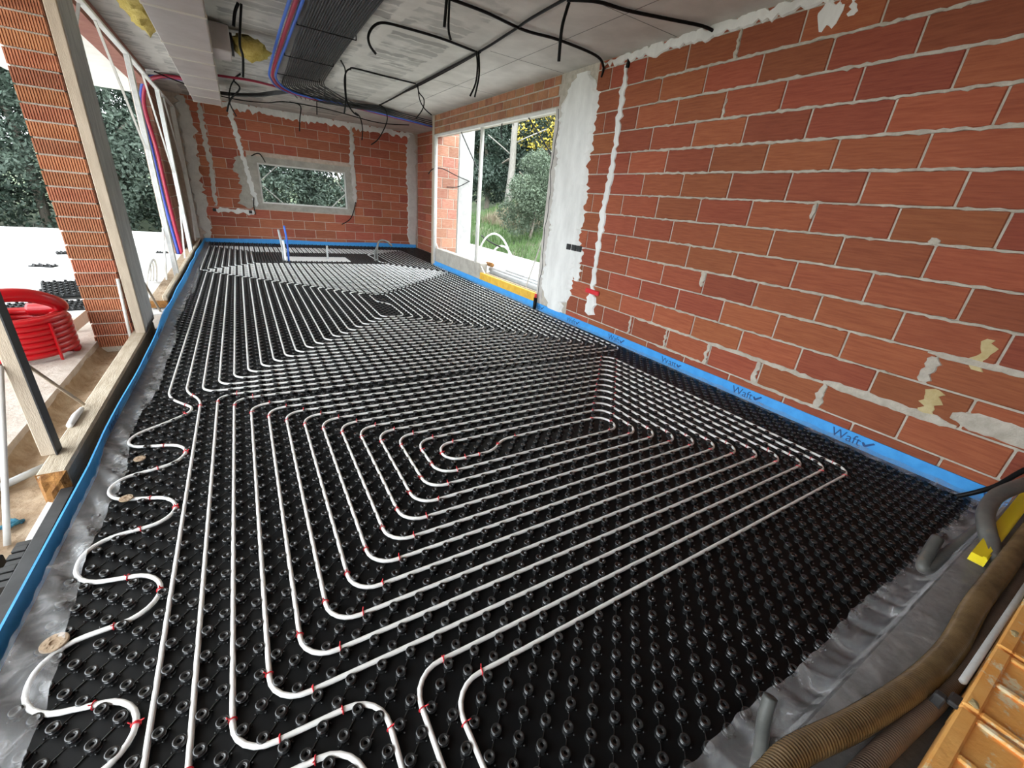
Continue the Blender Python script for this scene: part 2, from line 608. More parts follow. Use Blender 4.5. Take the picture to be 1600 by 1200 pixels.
def _smear(rows, axis, face, sign, thick, m, name, parent, vert):
    mb = MB()

    def P(u, v, d):
        f = face + sign * d
        return (f, u, v) if axis == 'y' else (u, f, v)
    vs = []
    for (s, a, b) in rows:
        if b - a < 0.004:
            b = a + 0.004
        pr = [(a, -0.004), (a + (b - a) * 0.12, thick), (a + (b - a) * 0.5, thick * 1.25), (b - (b - a) * 0.12, thick), (b, -0.004)]
        for (q, d) in pr:
            vs.append(P(q, s, d) if vert else P(s, q, d))
    fs = []
    for i in range(len(rows) - 1):
        for k in range(4):
            fs.append((i * 5 + k, i * 5 + k + 1, (i + 1) * 5 + k + 1, (i + 1) * 5 + k))
    mb.add(vs, fs)
    me = mb.mesh(name, m)
    # consistent normals
    import bmesh
    bm = bmesh.new()
    bm.from_mesh(me)
    bmesh.ops.recalc_face_normals(bm, faces=bm.faces)
    bm.to_mesh(me)
    bm.free()
    o = bpy.data.objects.new(name, me)
    return link(o, parent)


def brick_mesh(name, L, H, D, m, bev=0.006):
    return MB().box(-L / 2, L / 2, -D, 0, -H / 2, H / 2, bev).mesh(name, m)


def lay_bricks(parent, axis, face, sign, u0, u1, z0, z1, L, H, off, course0, mname, joint=0.013, depth=0.03, holes=(), bev=0.006,
               half=0.5, jit=0.0025, name='brick'):
    """bricks one by one. local mesh faces +Y; axis: 'y' -> wall along y at x=face, 'x' -> along x at y=face"""
    me = brick_mesh(name, L - joint, H - joint, depth, mname, bev)
    if axis == 'y':
        ang = math.pi / 2 if sign < 0 else -math.pi / 2      # +Y local -> -X / +X
    else:
        ang = math.pi if sign < 0 else 0.0
    n = 0
    i = math.floor((z0 - course0) / H)
    while course0 + i * H < z1 - 0.02:
        za, zb = course0 + i * H, course0 + (i + 1) * H
        lo, hi = max(za, z0), min(zb, z1)
        if hi - lo > 0.03:
            sh = off + (half * L if i % 2 else 0.0)
            k = math.floor((u0 - sh) / L)
            while sh + k * L < u1 - 0.02:
                segs = [(max(sh + k * L, u0), min(sh + (k + 1) * L, u1))]
                for (h0, h1, hz0, hz1) in holes:
                    if hi > hz0 + 0.03 and lo < hz1 - 0.03:
                        new = []
                        for (a, b) in segs:
                            if b <= h0 or a >= h1:
                                new.append((a, b))
                            else:
                                if a < h0:
                                    new.append((a, h0))
                                if b > h1:
                                    new.append((h1, b))
                        segs = new
                for (a, b) in segs:
                    if b - a < 0.05:
                        continue
                    o = bpy.data.objects.new(name, me)
                    uc, zc = (a + b) / 2, (lo + hi) / 2
                    d = random.uniform(-jit, jit)
                    o.location = (face + d, uc, zc) if axis == 'y' else (uc, face + d, zc)
                    o.rotation_euler = (0, random.uniform(-0.004, 0.004), ang)
                    o.scale = ((b - a - joint) / (L - joint), 1, (hi - lo - joint) / (H - joint))
                    link(o, parent)
                    n += 1
                k += 1
        i += 1
    return n


# ------------------------------------------------------------------ the setting
XR, XL, YB, ZC, XRR = 3.80, -0.90, 13.12, 3.09, 4.57
BH, BL, BZ = 0.2177, 0.5205, 1.915

# ground and hill
def ground_z(x, y):
    z = -0.45
    if x > 7.9:
        z = -0.2 + (x - 7.9) * 0.33 + 0.15 * math.sin(y * 0.7) * min(1, (x - 7.9) / 4)
    if y > 16.5:
        z = max(z, -0.45 + (y - 16.5) * 0.05)
    return z


xs = np.concatenate([np.linspace(-70, -10, 13), np.linspace(-8, 6, 8), np.linspace(7.8, 30, 30), np.linspace(34, 80, 10)])
ys = np.concatenate([np.linspace(-60, -5, 8), np.linspace(-3, 40, 36), np.linspace(45, 90, 8)])
mb = MB()
mb.add([(x, y, ground_z(x, y)) for y in ys for x in xs],
       [(j * len(xs) + i, j * len(xs) + i + 1, (j + 1) * len(xs) + i + 1, (j + 1) * len(xs) + i)
        for j in range(len(ys) - 1) for i in range(len(xs) - 1)])
struct(mb.obj('ground', 'grass_ground', smooth=True))

# floor slab with the black studded heating panels
mb = MB().box(-0.875, XR, 0.12, 9.95, -0.25, 0.0).box(-0.875, XRR, 9.95, YB, -0.25, 0.0)
floor = struct(mb.obj('floor', 'black_sheet'))

# ceiling
mb = MB().box(-1.32, XR + 0.25, -2.2, 9.9, ZC, ZC + 0.3).box(-1.32, 5.1, 9.9, YB + 0.3, ZC, ZC + 0.3)
ceiling = struct(mb.obj('ceiling', 'ceiling_concrete'))

for (a, b, c, d) in ((3.10, 3.106, -2.2, 9.8), (2.72, XR, 3.52, 3.526), (2.72, XR, 5.30, 5.306), (2.72, XR, 7.1, 7.106)):
    MB().box(a, b, c, d, ZC - 0.0015, ZC + 0.002).obj('panel_seam', 'conduit_grey', ceiling)

# right wall (large bricks)
WIN = (5.32, 9.82)
mb = MB().box(XR + 0.008, XR + 0.25, -2.2, WIN[0], -0.05, ZC)
wall_right = struct(mb.obj('wall_right', 'mortar'))
lay_bricks(wall_right, 'y', XR, -1, -0.55, 4.62, -0.04, ZC, BL, BH, 1.005, BZ - BH, 'brick', jit=0.002)

# lintel over the side window (small bricks)
mb = MB().box(XR + 0.008, XR + 0.25, WIN[0], WIN[1] + 0.1, 2.72, ZC)
wall_lintel = struct(mb.obj('wall_right_lintel', 'mortar'))
lay_bricks(wall_lintel, 'y', XR, -1, WIN[0] + 0.02, WIN[1], 2.72, ZC, 0.25, 0.122, 0.0, 2.73, 'brick_small', joint=0.018, bev=0.004)

# far jamb, recess and wing wall beyond the side window
mb = MB().box(XR + 0.0, XR + 0.06, WIN[1], WIN[1] + 0.13, 0.0, ZC)
struct(mb.obj('trim_1', 'timber_cream'))
mb = MB().box(XR + 0.06, 4.45, 9.958, 10.10, -0.4, ZC)
wing = struct(mb.obj('wall_right_return', 'mortar'))
lay_bricks(wing, 'x', 9.95, -1, XR + 0.07, 4.44, -0.1, ZC, 0.30, BH, 0.0, BZ, 'brick_pale', bev=0.005)
mb = MB().box(4.45, 4.82, 9.93, 10.15, -0.4, ZC, 0.01)
struct(mb.obj('concrete_column', 'concrete_pale'))
mb = MB().box(XRR + 0.008, XRR + 0.25, 10.10, YB, -0.3, ZC)
rec = struct(mb.obj('wall_right_recess', 'mortar_back'))
lay_bricks(rec, 'y', XRR, -1, 10.2, YB, 0, ZC, BL, BH, 0.2, BZ, 'brick_back')

# back wall with its window
HOLE = (0.50, 2.56, 0.98, 1.90)
mb = MB()
mb.box(-1.2, HOLE[0], YB + 0.008, YB + 0.25, -0.3, ZC).box(HOLE[1], 4.9, YB + 0.008, YB + 0.25, -0.3, ZC)
mb.box(HOLE[0], HOLE[1], YB + 0.008, YB + 0.25, -0.3, HOLE[2]).box(HOLE[0], HOLE[1], YB + 0.008, YB + 0.25, HOLE[3], ZC)
wall_back = struct(mb.obj('wall_back', 'mortar_back'))
SUR = (0.30, 2.74, 0.84, 2.04)
lay_bricks(wall_back, 'x', YB, -1, -0.80, 4.35, 0.0, ZC, BL, BH, 0.12, BZ, 'brick_back', holes=[SUR], jit=0.002)
# concrete surround of the back window
mb = MB()
mb.box(SUR[0], HOLE[0], YB - 0.004, YB + 0.2, SUR[2], SUR[3]).box(HOLE[1], SUR[1], YB - 0.004, YB + 0.2, SUR[2], SUR[3])
mb.box(HOLE[0], HOLE[1], YB - 0.004, YB + 0.2, SUR[2], HOLE[2]).box(HOLE[0], HOLE[1], YB - 0.004, YB + 0.2, HOLE[3], SUR[3])
mb.obj('window_surround', 'concrete', wall_back)
win2 = struct(empty('window_2', (1.5, YB, 0.98)))


def child_at(o, root):
    o.parent = root
    o.matrix_parent_inverse = Matrix.Translation(-Vector(root.location))
    return o


f = 0.035
child_at(MB().box(HOLE[0], HOLE[1], YB + 0.03, YB + 0.08, HOLE[2], HOLE[2] + f).obj('sill_rail', 'steel_white'), win2)
child_at(MB().box(HOLE[0], HOLE[1], YB + 0.03, YB + 0.08, HOLE[3] - f, HOLE[3]).obj('head_rail', 'steel_white'), win2)
for x in (HOLE[0], HOLE[1] - f):
    child_at(MB().box(x, x + f, YB + 0.03, YB + 0.08, HOLE[2] + f, HOLE[3] - f).obj('jamb', 'steel_white'), win2)
for (a, b) in (((0.53, 1.50), (0.94, 1.88)), ((0.53, 1.42), (0.98, 1.01)), ((2.53, 1.42), (2.12, 1.88)), ((2.53, 1.36), (2.16, 1.01))):
    child_at(MB().beam((a[0], YB + 0.05, a[1]), (b[0], YB + 0.05, b[1]), 0.022, 0.022, (0, 1, 0)).obj('corner_brace', 'steel_white'), win2)

# left wall: brick panel at the far end, lintel, posts
mb = MB().box(-1.40, -1.158, 11.308, YB + 0.1, -0.3, ZC)
wall_left = struct(mb.obj('wall_left', 'mortar'))
lay_bricks(wall_left, 'y', -1.15, 1, 11.31, YB, -0.05, ZC, 0.36, BH, 0.0, BZ, 'brick_pale')
lay_bricks(wall_left, 'x', 11.30, -1, -1.40, -1.15, -0.05, ZC, 0.25, BH, -1.40, BZ, 'brick_pale', half=0.0)
mb = MB().box(-1.30, -1.08, -2.2, 10.85, 2.86, ZC)
struct(mb.obj('wall_left_lintel', 'lintel_red'))

# terrace, porch roof
mb = MB().box(-9.5, -1.34, -6, 6.2, -0.4, -0.05).box(-1.34, -0.9, 5.62, 6.2, -0.4, -0.06)
struct(mb.obj('terrace_floor', 'terrace_rough'))
mb = MB().box(-9.5, -1.34, 6.2, 15.5, -0.4, -0.045).box(-1.34, -0.9, 6.2, 15.5, -0.4, -0.045)
struct(mb.obj('terrace_floor', 'terrace'))
mb = MB().box(-3.4, -1.3, -1, 13.4, 3.0, 3.3)
struct(mb.obj('porch_roof', 'porch'))
mb = MB().box(3.98, 7.8, 3.0, 9.93, -0.4, -0.10).box(4.85, 7.8, 9.93, 17.0, -0.4, -0.1)
struct(mb.obj('terrace_floor', 'terrace_stone'))
# rough trench between terrace and room
nx, ny = 14, 90
vs = []
for j in range(ny + 1):
    for i in range(nx + 1):
        x = -1.36 + 0.48 * i / nx
        y = 0.2 + 5.44 * j / ny
        z = -0.17 + 0.012 * math.sin(9 * y + 3 * x) + rng.normal(0, 0.006) + (0.04 if i < 2 else 0)
        if i == 0:
            z = -0.055
        vs.append((x, y, z))
mb = MB().add(vs, [(j * (nx + 1) + i, j * (nx + 1) + i + 1, (j + 1) * (nx + 1) + i + 1, (j + 1) * (nx + 1) + i) for j in range(ny) for i in range(nx)])
struct(mb.obj('trench_bed', 'sand_concrete', smooth=True))

# unseen end behind the camera, walls added to block the light from there
mb = MB().box(-1.05, XR + 0.25, -2.45, -2.2, -0.3, ZC)
struct(mb.obj('light_block_rear', 'brick_back'))
mb = MB().box(-1.3, -1.05, -2.45, -0.6, -0.3, ZC)
struct(mb.obj('light_block_left_rear', 'brick_back'))  # unseen side piece, also added to hold back light
mb = MB().box(-1.3, XR + 0.25, -2.45, 0.12, -0.45, -0.12)
struct(mb.obj('floor_rear', 'concrete'))
# near ledge under the camera
mb = MB().box(0.2, 4.05, -0.5, 0.11, -0.3, 0.26)
struct(mb.obj('wall_front', 'ledge_dark'))

# plaster on the walls
smear_v('y', XR, -1, 4.52, 5.28, 0.10, 3.03, 0.028, 'plaster', 'plaster_coat', wall_right, 3, 0.018, 0.035)
smear_v('y', XR, -1, 4.10, 4.19, 0.36, 2.98, 0.016, 'plaster', 'plaster_groove', wall_right, 5, 0.012, 0.04)
smear_v('y', XR, -1, 4.01, 4.21, 0.22, 0.50, 0.02, 'plaster', 'plaster_patch', wall_right, 6, 0.02, 0.03)
smear_v('y', XR, -1, 4.40, 4.62, 0.60, 1.05, 0.035, 'plaster', 'plaster_patch', wall_right, 8, 0.010, 0.03)
smear_h('y', XR, -1, 1.2, 4.55, 3.0, 3.10, 0.018, 'plaster', 'plaster_edge', wall_right, 7, 0.012, 0.04)
smear_h('y', XR, -1, 2.05, 2.22, 2.86, 3.0, 0.02, 'plaster', 'plaster_patch', wall_right, 17, 0.004, 0.02)
smear_v('y', XR, -1, 1.96, 2.01, 2.88, 3.02, 0.01, 'plaster', 'plaster_patch', wall_right, 18, 0.004, 0.02)
# squeezed-out mortar in the lower courses
k = 0
for (y, za, zb, wd) in ((3.39, 0.17, 0.39, 0.035), (2.85, 0.17, 0.39, 0.03), (2.33, 0.17, 0.39, 0.035), (1.82, 0.17, 0.39, 0.05),
                        (1.28, 0.17, 0.39, 0.06), (2.83, 2.78, 3.0, 0.03), (2.81, 2.35, 2.5, 0.022), (0.76, 0.62, 0.80, 0.07),
                        (2.59, 0.90, 1.05, 0.05), (1.80, 1.58, 1.70, 0.03), (3.85, 1.18, 1.26, 0.03), (1.02, 1.48, 1.52, 0.06)):
    smear_v('y', XR, -1, y - wd / 2, y + wd / 2, za, zb, 0.008, 'mortar', 'mortar_smear', wall_right, 20 + k, 0.006, 0.02)
    k += 1
for (y0, y1, z, hh) in ((0.5, 1.3, 0.400, 0.035), (1.3, 2.4, 0.392, 0.02), (2.4, 3.4, 0.392, 0.014), (1.2, 1.9, 0.176, 0.016), (2.3, 3.0, 0.176, 0.014),
                        (-0.2, 0.55, 0.47, 0.07), (0.2, 0.8, 0.82, 0.022), (0.9, 2.6, 0.828, 0.010), (0.9, 3.5, 0.61, 0.009), (0.0, 3.8, 1.915, 0.010),
                        (0.2, 3.9, 2.133, 0.012), (0.3, 3.9, 2.35, 0.011), (0.2, 3.9, 2.568, 0.012), (0.5, 3.9, 2.786, 0.012),
                        (0.1, 3.9, 1.697, 0.008), (0.1, 3.9, 1.48, 0.008), (0.1, 3.9, 1.262, 0.009), (0.2, 3.8, 1.044, 0.010)):
    smear_h('y', XR, -1, y0, y1, z - hh, z + hh, 0.004, 'mortar', 'mortar_smear', wall_right, 60 + k, 0.004, 0.035)
    k += 1
smear_v('y', XR, -1, 0.52, 0.60, 0.78, 0.98, 0.012, 'stain_mortar', 'mortar_smear', wall_right, 101, 0.003, 0.02)
smear_v('y', XR, -1, 0.62, 0.72, 0.40, 0.60, 0.012, 'stain_mortar', 'mortar_smear', wall_right, 102, 0.003, 0.02)
# back wall renders
smear_v('x', YB, -1, -0.93, -0.66, 0.1, 3.06, 0.03, 'render_grey', 'render_strip', wall_back, 111, 0.012, 0.06)
for (a, b, z0, z1, tilt) in ((-0.52, -0.42, 0.85, 3.0, -0.0), (2.70, 2.82, 1.1, 3.0, 0)):
    smear_v('x', YB, -1, a, b, z0, z1, 0.018, 'render_grey', 'plaster_groove', wall_back, 120 + int(a * 10), 0.012, 0.05)
# leaning groove beside the window
for i in range(8):
    t = i / 8
    smear_v('x', YB, -1, 0.06 + t * 0.28, 0.16 + t * 0.28, 2.96 - (t + 0.16) * 2.0, 2.98 - t * 2.0, 0.012, 'plaster', 'plaster_groove', wall_back, 140 + i, 0.010, 0.04)
smear_v('x', YB, -1, 0.02, 0.40, 0.84, 2.0, 0.04, 'concrete', 'render_patch', wall_back, 160, 0.004, 0.05)
smear_h('x', YB, -1, -0.58, 0.32, 0.70, 0.80, 0.02, 'plaster', 'plaster_groove', wall_back, 161, 0.010, 0.05)
smear_h('x', YB, -1, -0.3, 4.45, 2.95, 3.11, 0.03, 'plaster', 'plaster_edge', wall_back, 162, 0.010, 0.05)
smear_v('x', YB, -1, 4.24, 4.56, 0.05, 3.06, 0.02, 'render_grey', 'render_strip', wall_back, 163, 0.014, 0.06)
for x in (-0.54, 0.21):
    tag(MB().box(x - 0.035, x + 0.035, YB - 0.022, YB + 0.0, 0.72, 0.79, 0.004).obj('socket_box', 'box_black'),
        'black socket box in the back wall, the one nearer the %s' % ('left corner' if x < 0 else 'back window'), 'socket box')

# ------------------------------------------------------------------ heating pipes
PZ, PR = 0.013, 0.0085
PIPES = []      # (name, pts, label)


def P2(l):
    return [(x, y, PZ) for (x, y) in l]


# near loop: one double spiral
s1 = [(0.375, 0.25), (0.375, 0.775)]
for j in range(6):
    a = 0.2 * j
    s1 += [(3.325 - a, 0.775 + a), (3.325 - a, 3.175 - a), (-0.125 + a, 3.175 - a), (-0.125 + a, 0.975 + a)]
s2 = [(0.275, 0.25), (0.275, 0.875)]
for j in range(6):
    a = 0.2 * j
    s2 += [(3.225 - a, 0.875 + a), (3.225 - a, 3.075 - a)]
    if j < 5:
        s2 += [(-0.025 + a, 3.075 - a), (-0.025 + a, 1.075 + a)]
s2 += [(1.30, 2.075), (1.20, 1.975)]
near_loop = s1 + s2[::-1]
# middle loop
m1 = [(0.175, 0.25), (0.175, 0.87), (-0.225, 0.88), (-0.225, 3.325)]
for j in range(10):
    a = 0.2 * j
    m1 += [(3.675 - a, 3.325 + a), (3.675 - a, 8.575 - a), (-0.425 + a, 8.575 - a), (-0.425 + a, 3.525 + a)]
m1 += [(1.675, 5.325), (1.675, 6.02)]
m2 = [(0.085, 0.25), (0.085, 0.77), (-0.325, 0.80), (-0.325, 3.425)]
for j in range(10):
    a = 0.2 * j
    m2 += [(3.575 - a, 3.425 + a), (3.575 - a, 8.475 - a)]
    if j < 9:
        m2 += [(-0.325 + a, 8.475 - a), (-0.325 + a, 3.625 + a)]
m2 += [(1.525, 6.675), (1.525, 6.17)]
mid_loop = m1 + m2[::-1]
# far loop, fed by the two lines along the left edge
c1 = [(-0.425, 0.25), (-0.425, 3.40), (-0.525, 3.56), (-0.525, 8.675)]
c2 = [(-0.625, 3.50), (-0.625, 8.775)]
for j in range(5):
    a = 0.2 * j
    c1 += [(3.725 - a, 8.675 + a), (3.725 - a, 12.225 - a), (-0.725 + a, 12.225 - a), (-0.725 + a, 8.875 + a)]
    c2 += [(3.625 - a, 8.775 + a), (3.625 - a, 12.125 - a)]
    if j < 4:
        c2 += [(-0.625 + a, 12.125 - a), (-0.625 + a, 8.975 + a)]
c1 += [(2.725, 9.675), (2.725, 9.9)]
c2 += [(2.60, 11.325), (2.60, 10.0)]
# the left feed winds back and forth under the film
hooks = [(-0.625, 3.50), (-0.44, 3.24), (-0.56, 3.12), (-0.745, 2.98), (-0.745, 2.84), (-0.46, 2.76), (-0.46, 2.57), (-0.745, 2.50), (-0.745, 2.33),
         (-0.46, 2.23), (-0.46, 2.05), (-0.75, 2.02), (-0.75, 1.78), (-0.46, 1.72), (-0.46, 1.52), (-0.75, 1.50), (-0.75, 1.27), (-0.46, 1.20), (-0.46, 1.02),
         (-0.70, 0.98), (-0.70, 0.7)]
far_loop = c1 + c2[::-1] + hooks[1:]
PATHS = []
for (nm, pl, lab) in (('heating_pipe', near_loop, 'white heating pipe coiled in a rectangular spiral nearest the camera'),
                      ('heating_pipe', mid_loop, 'white heating pipe spiralling over the middle of the room beside the side window'),
                      ('heating_pipe', far_loop, 'white heating pipe with loops along the left edge and a spiral by the back wall')):
    rad = 0.105
    P = fillet(P2(pl), rad, 6)
    PATHS.append(np.array([tuple(p) for p in P]))
    tag(MB().tube(P, PR, 8).obj(nm, 'pipe_white', smooth=True), lab, 'heating pipe', 'heating pipe loops')

# red clips at the bends
CLIP = MB()
ring = [(0, 0.0112 * math.cos(t * math.pi / 6), 0.0112 * math.sin(t * math.pi / 6)) for t in range(12)]
CLIP.tube(ring, 0.0021, 6, closed=True)
CLIP.tube([(0, 0.004, 0.0115), (0.002, 0.008, 0.016), (0.003, 0.010, 0.021)], 0.002, 5)
clip_me = CLIP.mesh('pipe_clip', 'clip_red', True)
nclip = 0


def clips_for(pl, test, lab):
    global nclip
    P = [Vector((*p, PZ)) for p in pl]
    for i in range(1, len(P) - 1):
        b = P[i]
        for (q, s) in ((P[i - 1], 0), (P[i + 1], 1)):
            d = q - b
            L = d.length
            if L < 0.12:
                continue
            d.normalize()
            c = b + d * min(0.115, L * 0.49)
            if not test(c, s):
                continue
            o = bpy.data.objects.new('pipe_clip', clip_me)
            o.location = c
            o.rotation_euler = (random.uniform(-0.6, 0.6), 0, math.atan2(d.y, d.x) + random.uniform(-0.15, 0.15))
            tag(link(o), 'red plastic clip on the pipe %s, at a %s bend' % (lab, ('far ' if c.y > 1.98 else 'near ') + ('left' if c.x < 1.3 else 'right')), 'pipe clip', 'red clips %s' % lab)
            nclip += 1


clips_for(near_loop, lambda c, s: True, 'in the nearest rectangular spiral')
clips_for(m1[:5], lambda c, s: c.y < 3.6 and c.y > 0.3, 'third from the left edge')
clips_for(m2[:5], lambda c, s: c.y < 3.6 and c.y > 0.3, 'second from the left edge')
clips_for(hooks, lambda c, s: c.x > -0.6, 'looping along the left film')
clips_for(c1[:4], lambda c, s: c.y < 4 and s == 0, 'leftmost of the straight ones')

# ------------------------------------------------------------------ studs of the panels
ii = np.arange(-16, 91)
jj = np.arange(5, 261)
I, J = np.meshgrid(ii, jj, indexing='ij')
keep = ((I + J) % 2 == 1)
NX, NY = I[keep] * 0.05, J[keep] * 0.05
ok = (NX > -0.80) & (NY > 0.22) & (NY < 13.03) & (((NY < 9.9) & (NX < 3.74)) | ((NY >= 9.9) & (NX < 4.5)))
ok &= ~((NX > 0.66) & (NX < 1.99) & (NY > 10.02) & (NY < 10.76))
NX, NY = NX[ok], NY[ok]
# a stud gives way where a bend of the pipe runs right over it
samp = np.concatenate([resample(p, 0.012)[:, :2] for p in PATHS])
cell = {}
for (x, y) in samp:
    cell.setdefault((int(math.floor(x / 0.05)), int(math.floor(y / 0.05))), []).append((x, y))
good = np.ones(len(NX), bool)
for n_ in range(len(NX)):
    a, b = int(math.floor(NX[n_] / 0.05)), int(math.floor(NY[n_] / 0.05))
    for da in (-1, 0, 1):
        for db in (-1, 0, 1):
            for (x, y) in cell.get((a + da, b + db), ()):
                if (x - NX[n_]) ** 2 + (y - NY[n_]) ** 2 < 0.0125 ** 2:
                    good[n_] = False
NX, NY = NX[good], NY[good]


def stud(level):
    mb = MB()
    if level == 0:
        prof = [(0.0185, 0.0), (0.0165, 0.003), (0.0150, 0.009), (0.0158, 0.0105), (0.0172, 0.0125), (0.0172, 0.0145), (0.0150, 0.0158), (0.0142, 0.0180),
                (0.0165, 0.0196), (0.0172, 0.0212), (0.0162, 0.0234), (0.0140, 0.0244), (0.0112, 0.0244), (0.0090, 0.0226), (0.0082, 0.0220), (0.0066, 0.0228), (0.0054, 0.0205), (0.0046, 0.010)]
        n = 14
    elif level == 1:
        prof = [(0.0180, 0.0), (0.0150, 0.008), (0.0172, 0.013), (0.0142, 0.0170), (0.0172, 0.0208), (0.0155, 0.0240), (0.0112, 0.0244), (0.0066, 0.0215), (0.0050, 0.012)]
        n = 8
    else:
        prof = [(0.0165, 0.0), (0.0140, 0.014), (0.0170, 0.0195), (0.0155, 0.0240), (0.0060, 0.0228)]
        n = 6
    mb.lathe(prof, n)
    if level < 2:
        # rib towards the next stud on the diagonal, and three little pegs at the foot
        h = 0.003
        for s in (1,):
            a, b = Vector((0.0115, 0.0115, 0)), Vector((0.0385, 0.0385, 0))
            q = Vector((-0.7071, 0.7071, 0)) * 0.0016
            vs = [a - q, a + q, a + q + Vector((0, 0, h)), a - q + Vector((0, 0, h)), b - q, b + q, b + q + Vector((0, 0, h)), b - q + Vector((0, 0, h))]
            mb.add(vs, [(0, 4, 7, 3), (1, 2, 6, 5), (3, 7, 6, 2)])
        for an in ((0.35, -1.2, -2.5) if level == 0 else (-1.2,)):
            cx, cy = 0.0225 * math.cos(an), 0.0225 * math.sin(an)
            e = 0.0022
            vs = [(cx - e, cy - e, 0), (cx + e, cy - e, 0), (cx + e, cy + e, 0), (cx - e, cy + e, 0), (cx - e, cy - e, 0.006), (cx + e, cy - e, 0.006), (cx + e, cy + e, 0.006), (cx - e, cy + e, 0.006)]
            mb.add(vs, [(0, 1, 5, 4), (1, 2, 6, 5), (2, 3, 7, 6), (3, 0, 4, 7), (4, 5, 6, 7)])
    return mb


# the ones that show largest become single parts
Cc = (RM @ np.stack([NX, NY, np.full(len(NX), 0.02 - CH)])).T
px = 800 + FPX * Cc[:, 0] / np.maximum(Cc[:, 2], 1e-3)
py = 600 + FPX * Cc[:, 1] / np.maximum(Cc[:, 2], 1e-3)
inf = (Cc[:, 2] > 0.1) & (px > -15) & (px < 1610) & (py > 0) & (py < 1210)
dist = np.where(inf, Cc[:, 2], 1e9)
order = np.argsort(dist)
big = order[:300]
rest = np.setdiff1d(np.arange(len(NX)), big)
stud_me = stud(0).mesh('stud', 'black_plastic', True)
for n_ in big:
    o = bpy.data.objects.new('stud', stud_me)
    o.location = (NX[n_], NY[n_], 0)
    o.rotation_euler = (random.uniform(-0.03, 0.03), random.uniform(-0.03, 0.03), 0)
    link(o, floor)


def tile(mb, xs_, ys_, name):
    V = np.array(mb.v, dtype=np.float32)
    quads = np.array([f for f in mb.f if len(f) == 4], dtype=np.int32)
    caps = [f for f in mb.f if len(f) > 4]
    for c in caps:      # fan caps as degenerate-free quads/tris -> split into quads
        c = list(c)
        while len(c) >= 4:
            quads = np.vstack([quads, np.array([[c[0], c[1], c[2], c[3]]], dtype=np.int32)])
            c = [c[0]] + c[3:]
    n = len(xs_)
    off = np.stack([xs_, ys_, np.zeros(n)], 1).astype(np.float32)
    tilt = rng.normal(0, 0.02, (n, 2)).astype(np.float32)
    VV = V[None] + off[:, None, :]
    VV[:, :, 2] += V[None, :, 0] * tilt[:, None, 0] + V[None, :, 1] * tilt[:, None, 1]
    QQ = quads[None] + (np.arange(n, dtype=np.int32) * len(V))[:, None, None]
    me = fast_mesh(name, VV.reshape(-1, 3), QQ.reshape(-1, 4), 'black_plastic', True)
    o = bpy.data.objects.new(name, me)
    o['kind'] = 'stuff'
    return link(o, floor)


near = rest[NY[rest] < 4.2]
far = rest[NY[rest] >= 4.2]
tile(stud(1), NX[near], NY[near], 'stud_field')
tile(stud(2), NX[far], NY[far], 'stud_field')

# ------------------------------------------------------------------ blue edge strip and film
SH = 0.108


def wavy_strip(name, pts, h, thick, m, lab, side):
    """standing strip along a floor line; pts (x,y,lean) ; side = unit normal towards the room"""
    mb = MB()
    vs = []
    for (x, y, ln, hh) in pts:
        bx, by = x, y
        tx, ty = x + side[0] * ln, y + side[1] * ln
        vs += [(bx, by, 0.0), (bx + side[0] * thick, by + side[1] * thick, 0.0), (tx + side[0] * thick, ty + side[1] * thick, hh), (tx, ty, hh)]
    n = len(pts)
    fs = []
    for i in range(n - 1):
        for k_ in range(4):
            k2 = (k_ + 1) % 4
            fs.append((i * 4 + k_, i * 4 + k2, (i + 1) * 4 + k2, (i + 1) * 4 + k_))
    fs += [(0, 1, 2, 3), ((n - 1) * 4 + 3, (n - 1) * 4 + 2, (n - 1) * 4 + 1, (n - 1) * 4)]
    mb.add(vs, fs)
    o = mb.obj(name, m)
    import bmesh
    bm = bmesh.new()
    bm.from_mesh(o.data)
    bmesh.ops.recalc_face_normals(bm, faces=bm.faces)
    bm.to_mesh(o.data)
    bm.free()
    return tag(o, lab, 'edge strip', 'blue edge strips')


strip_r = wavy_strip('edge_strip', [(XR - 0.004, y, 0.0 + 0.003 * math.sin(y * 3), SH) for y in np.linspace(0.13, 9.7, 60)], SH, 0.008, 'blue_foam',
                     'blue foam edge strip with dark lettering along the large brick wall', (-1, 0))
strip_b = wavy_strip('edge_strip', [(x, YB - 0.02, 0.0, SH + 0.012 * math.sin(x * 2.3)) for x in np.linspace(-0.85, 4.5, 40)], SH, 0.008, 'blue_foam',
                     'blue foam edge strip along the foot of the back wall', (0, -1))
lp = []


def left_strip(y):
    lean = 0.016 + 0.008 * math.sin(y * 2.1) + 0.004 * math.sin(y * 5.3)
    hh = 0.088 + 0.008 * math.sin(y * 3.7)
    x = -0.862 + 0.008 * math.sin(y * 1.7)
    if y < 2.95:
        t_ = min(1, (2.95 - y) / 0.35)
        x = x * (1 - t_) + (-0.838 - 0.012 * (2.6 - y)) * t_
        hh = hh * (1 - t_) + 0.07 * t_
        lean = lean * (1 - t_) - 0.012 * t_
    if y > 4.6:
        hh += 0.02 * min(1, (y - 4.6) / 1.2)
    if y > 5.4:
        lean -= 0.008 * min(1, y - 5.4)
    return x, lean, hh


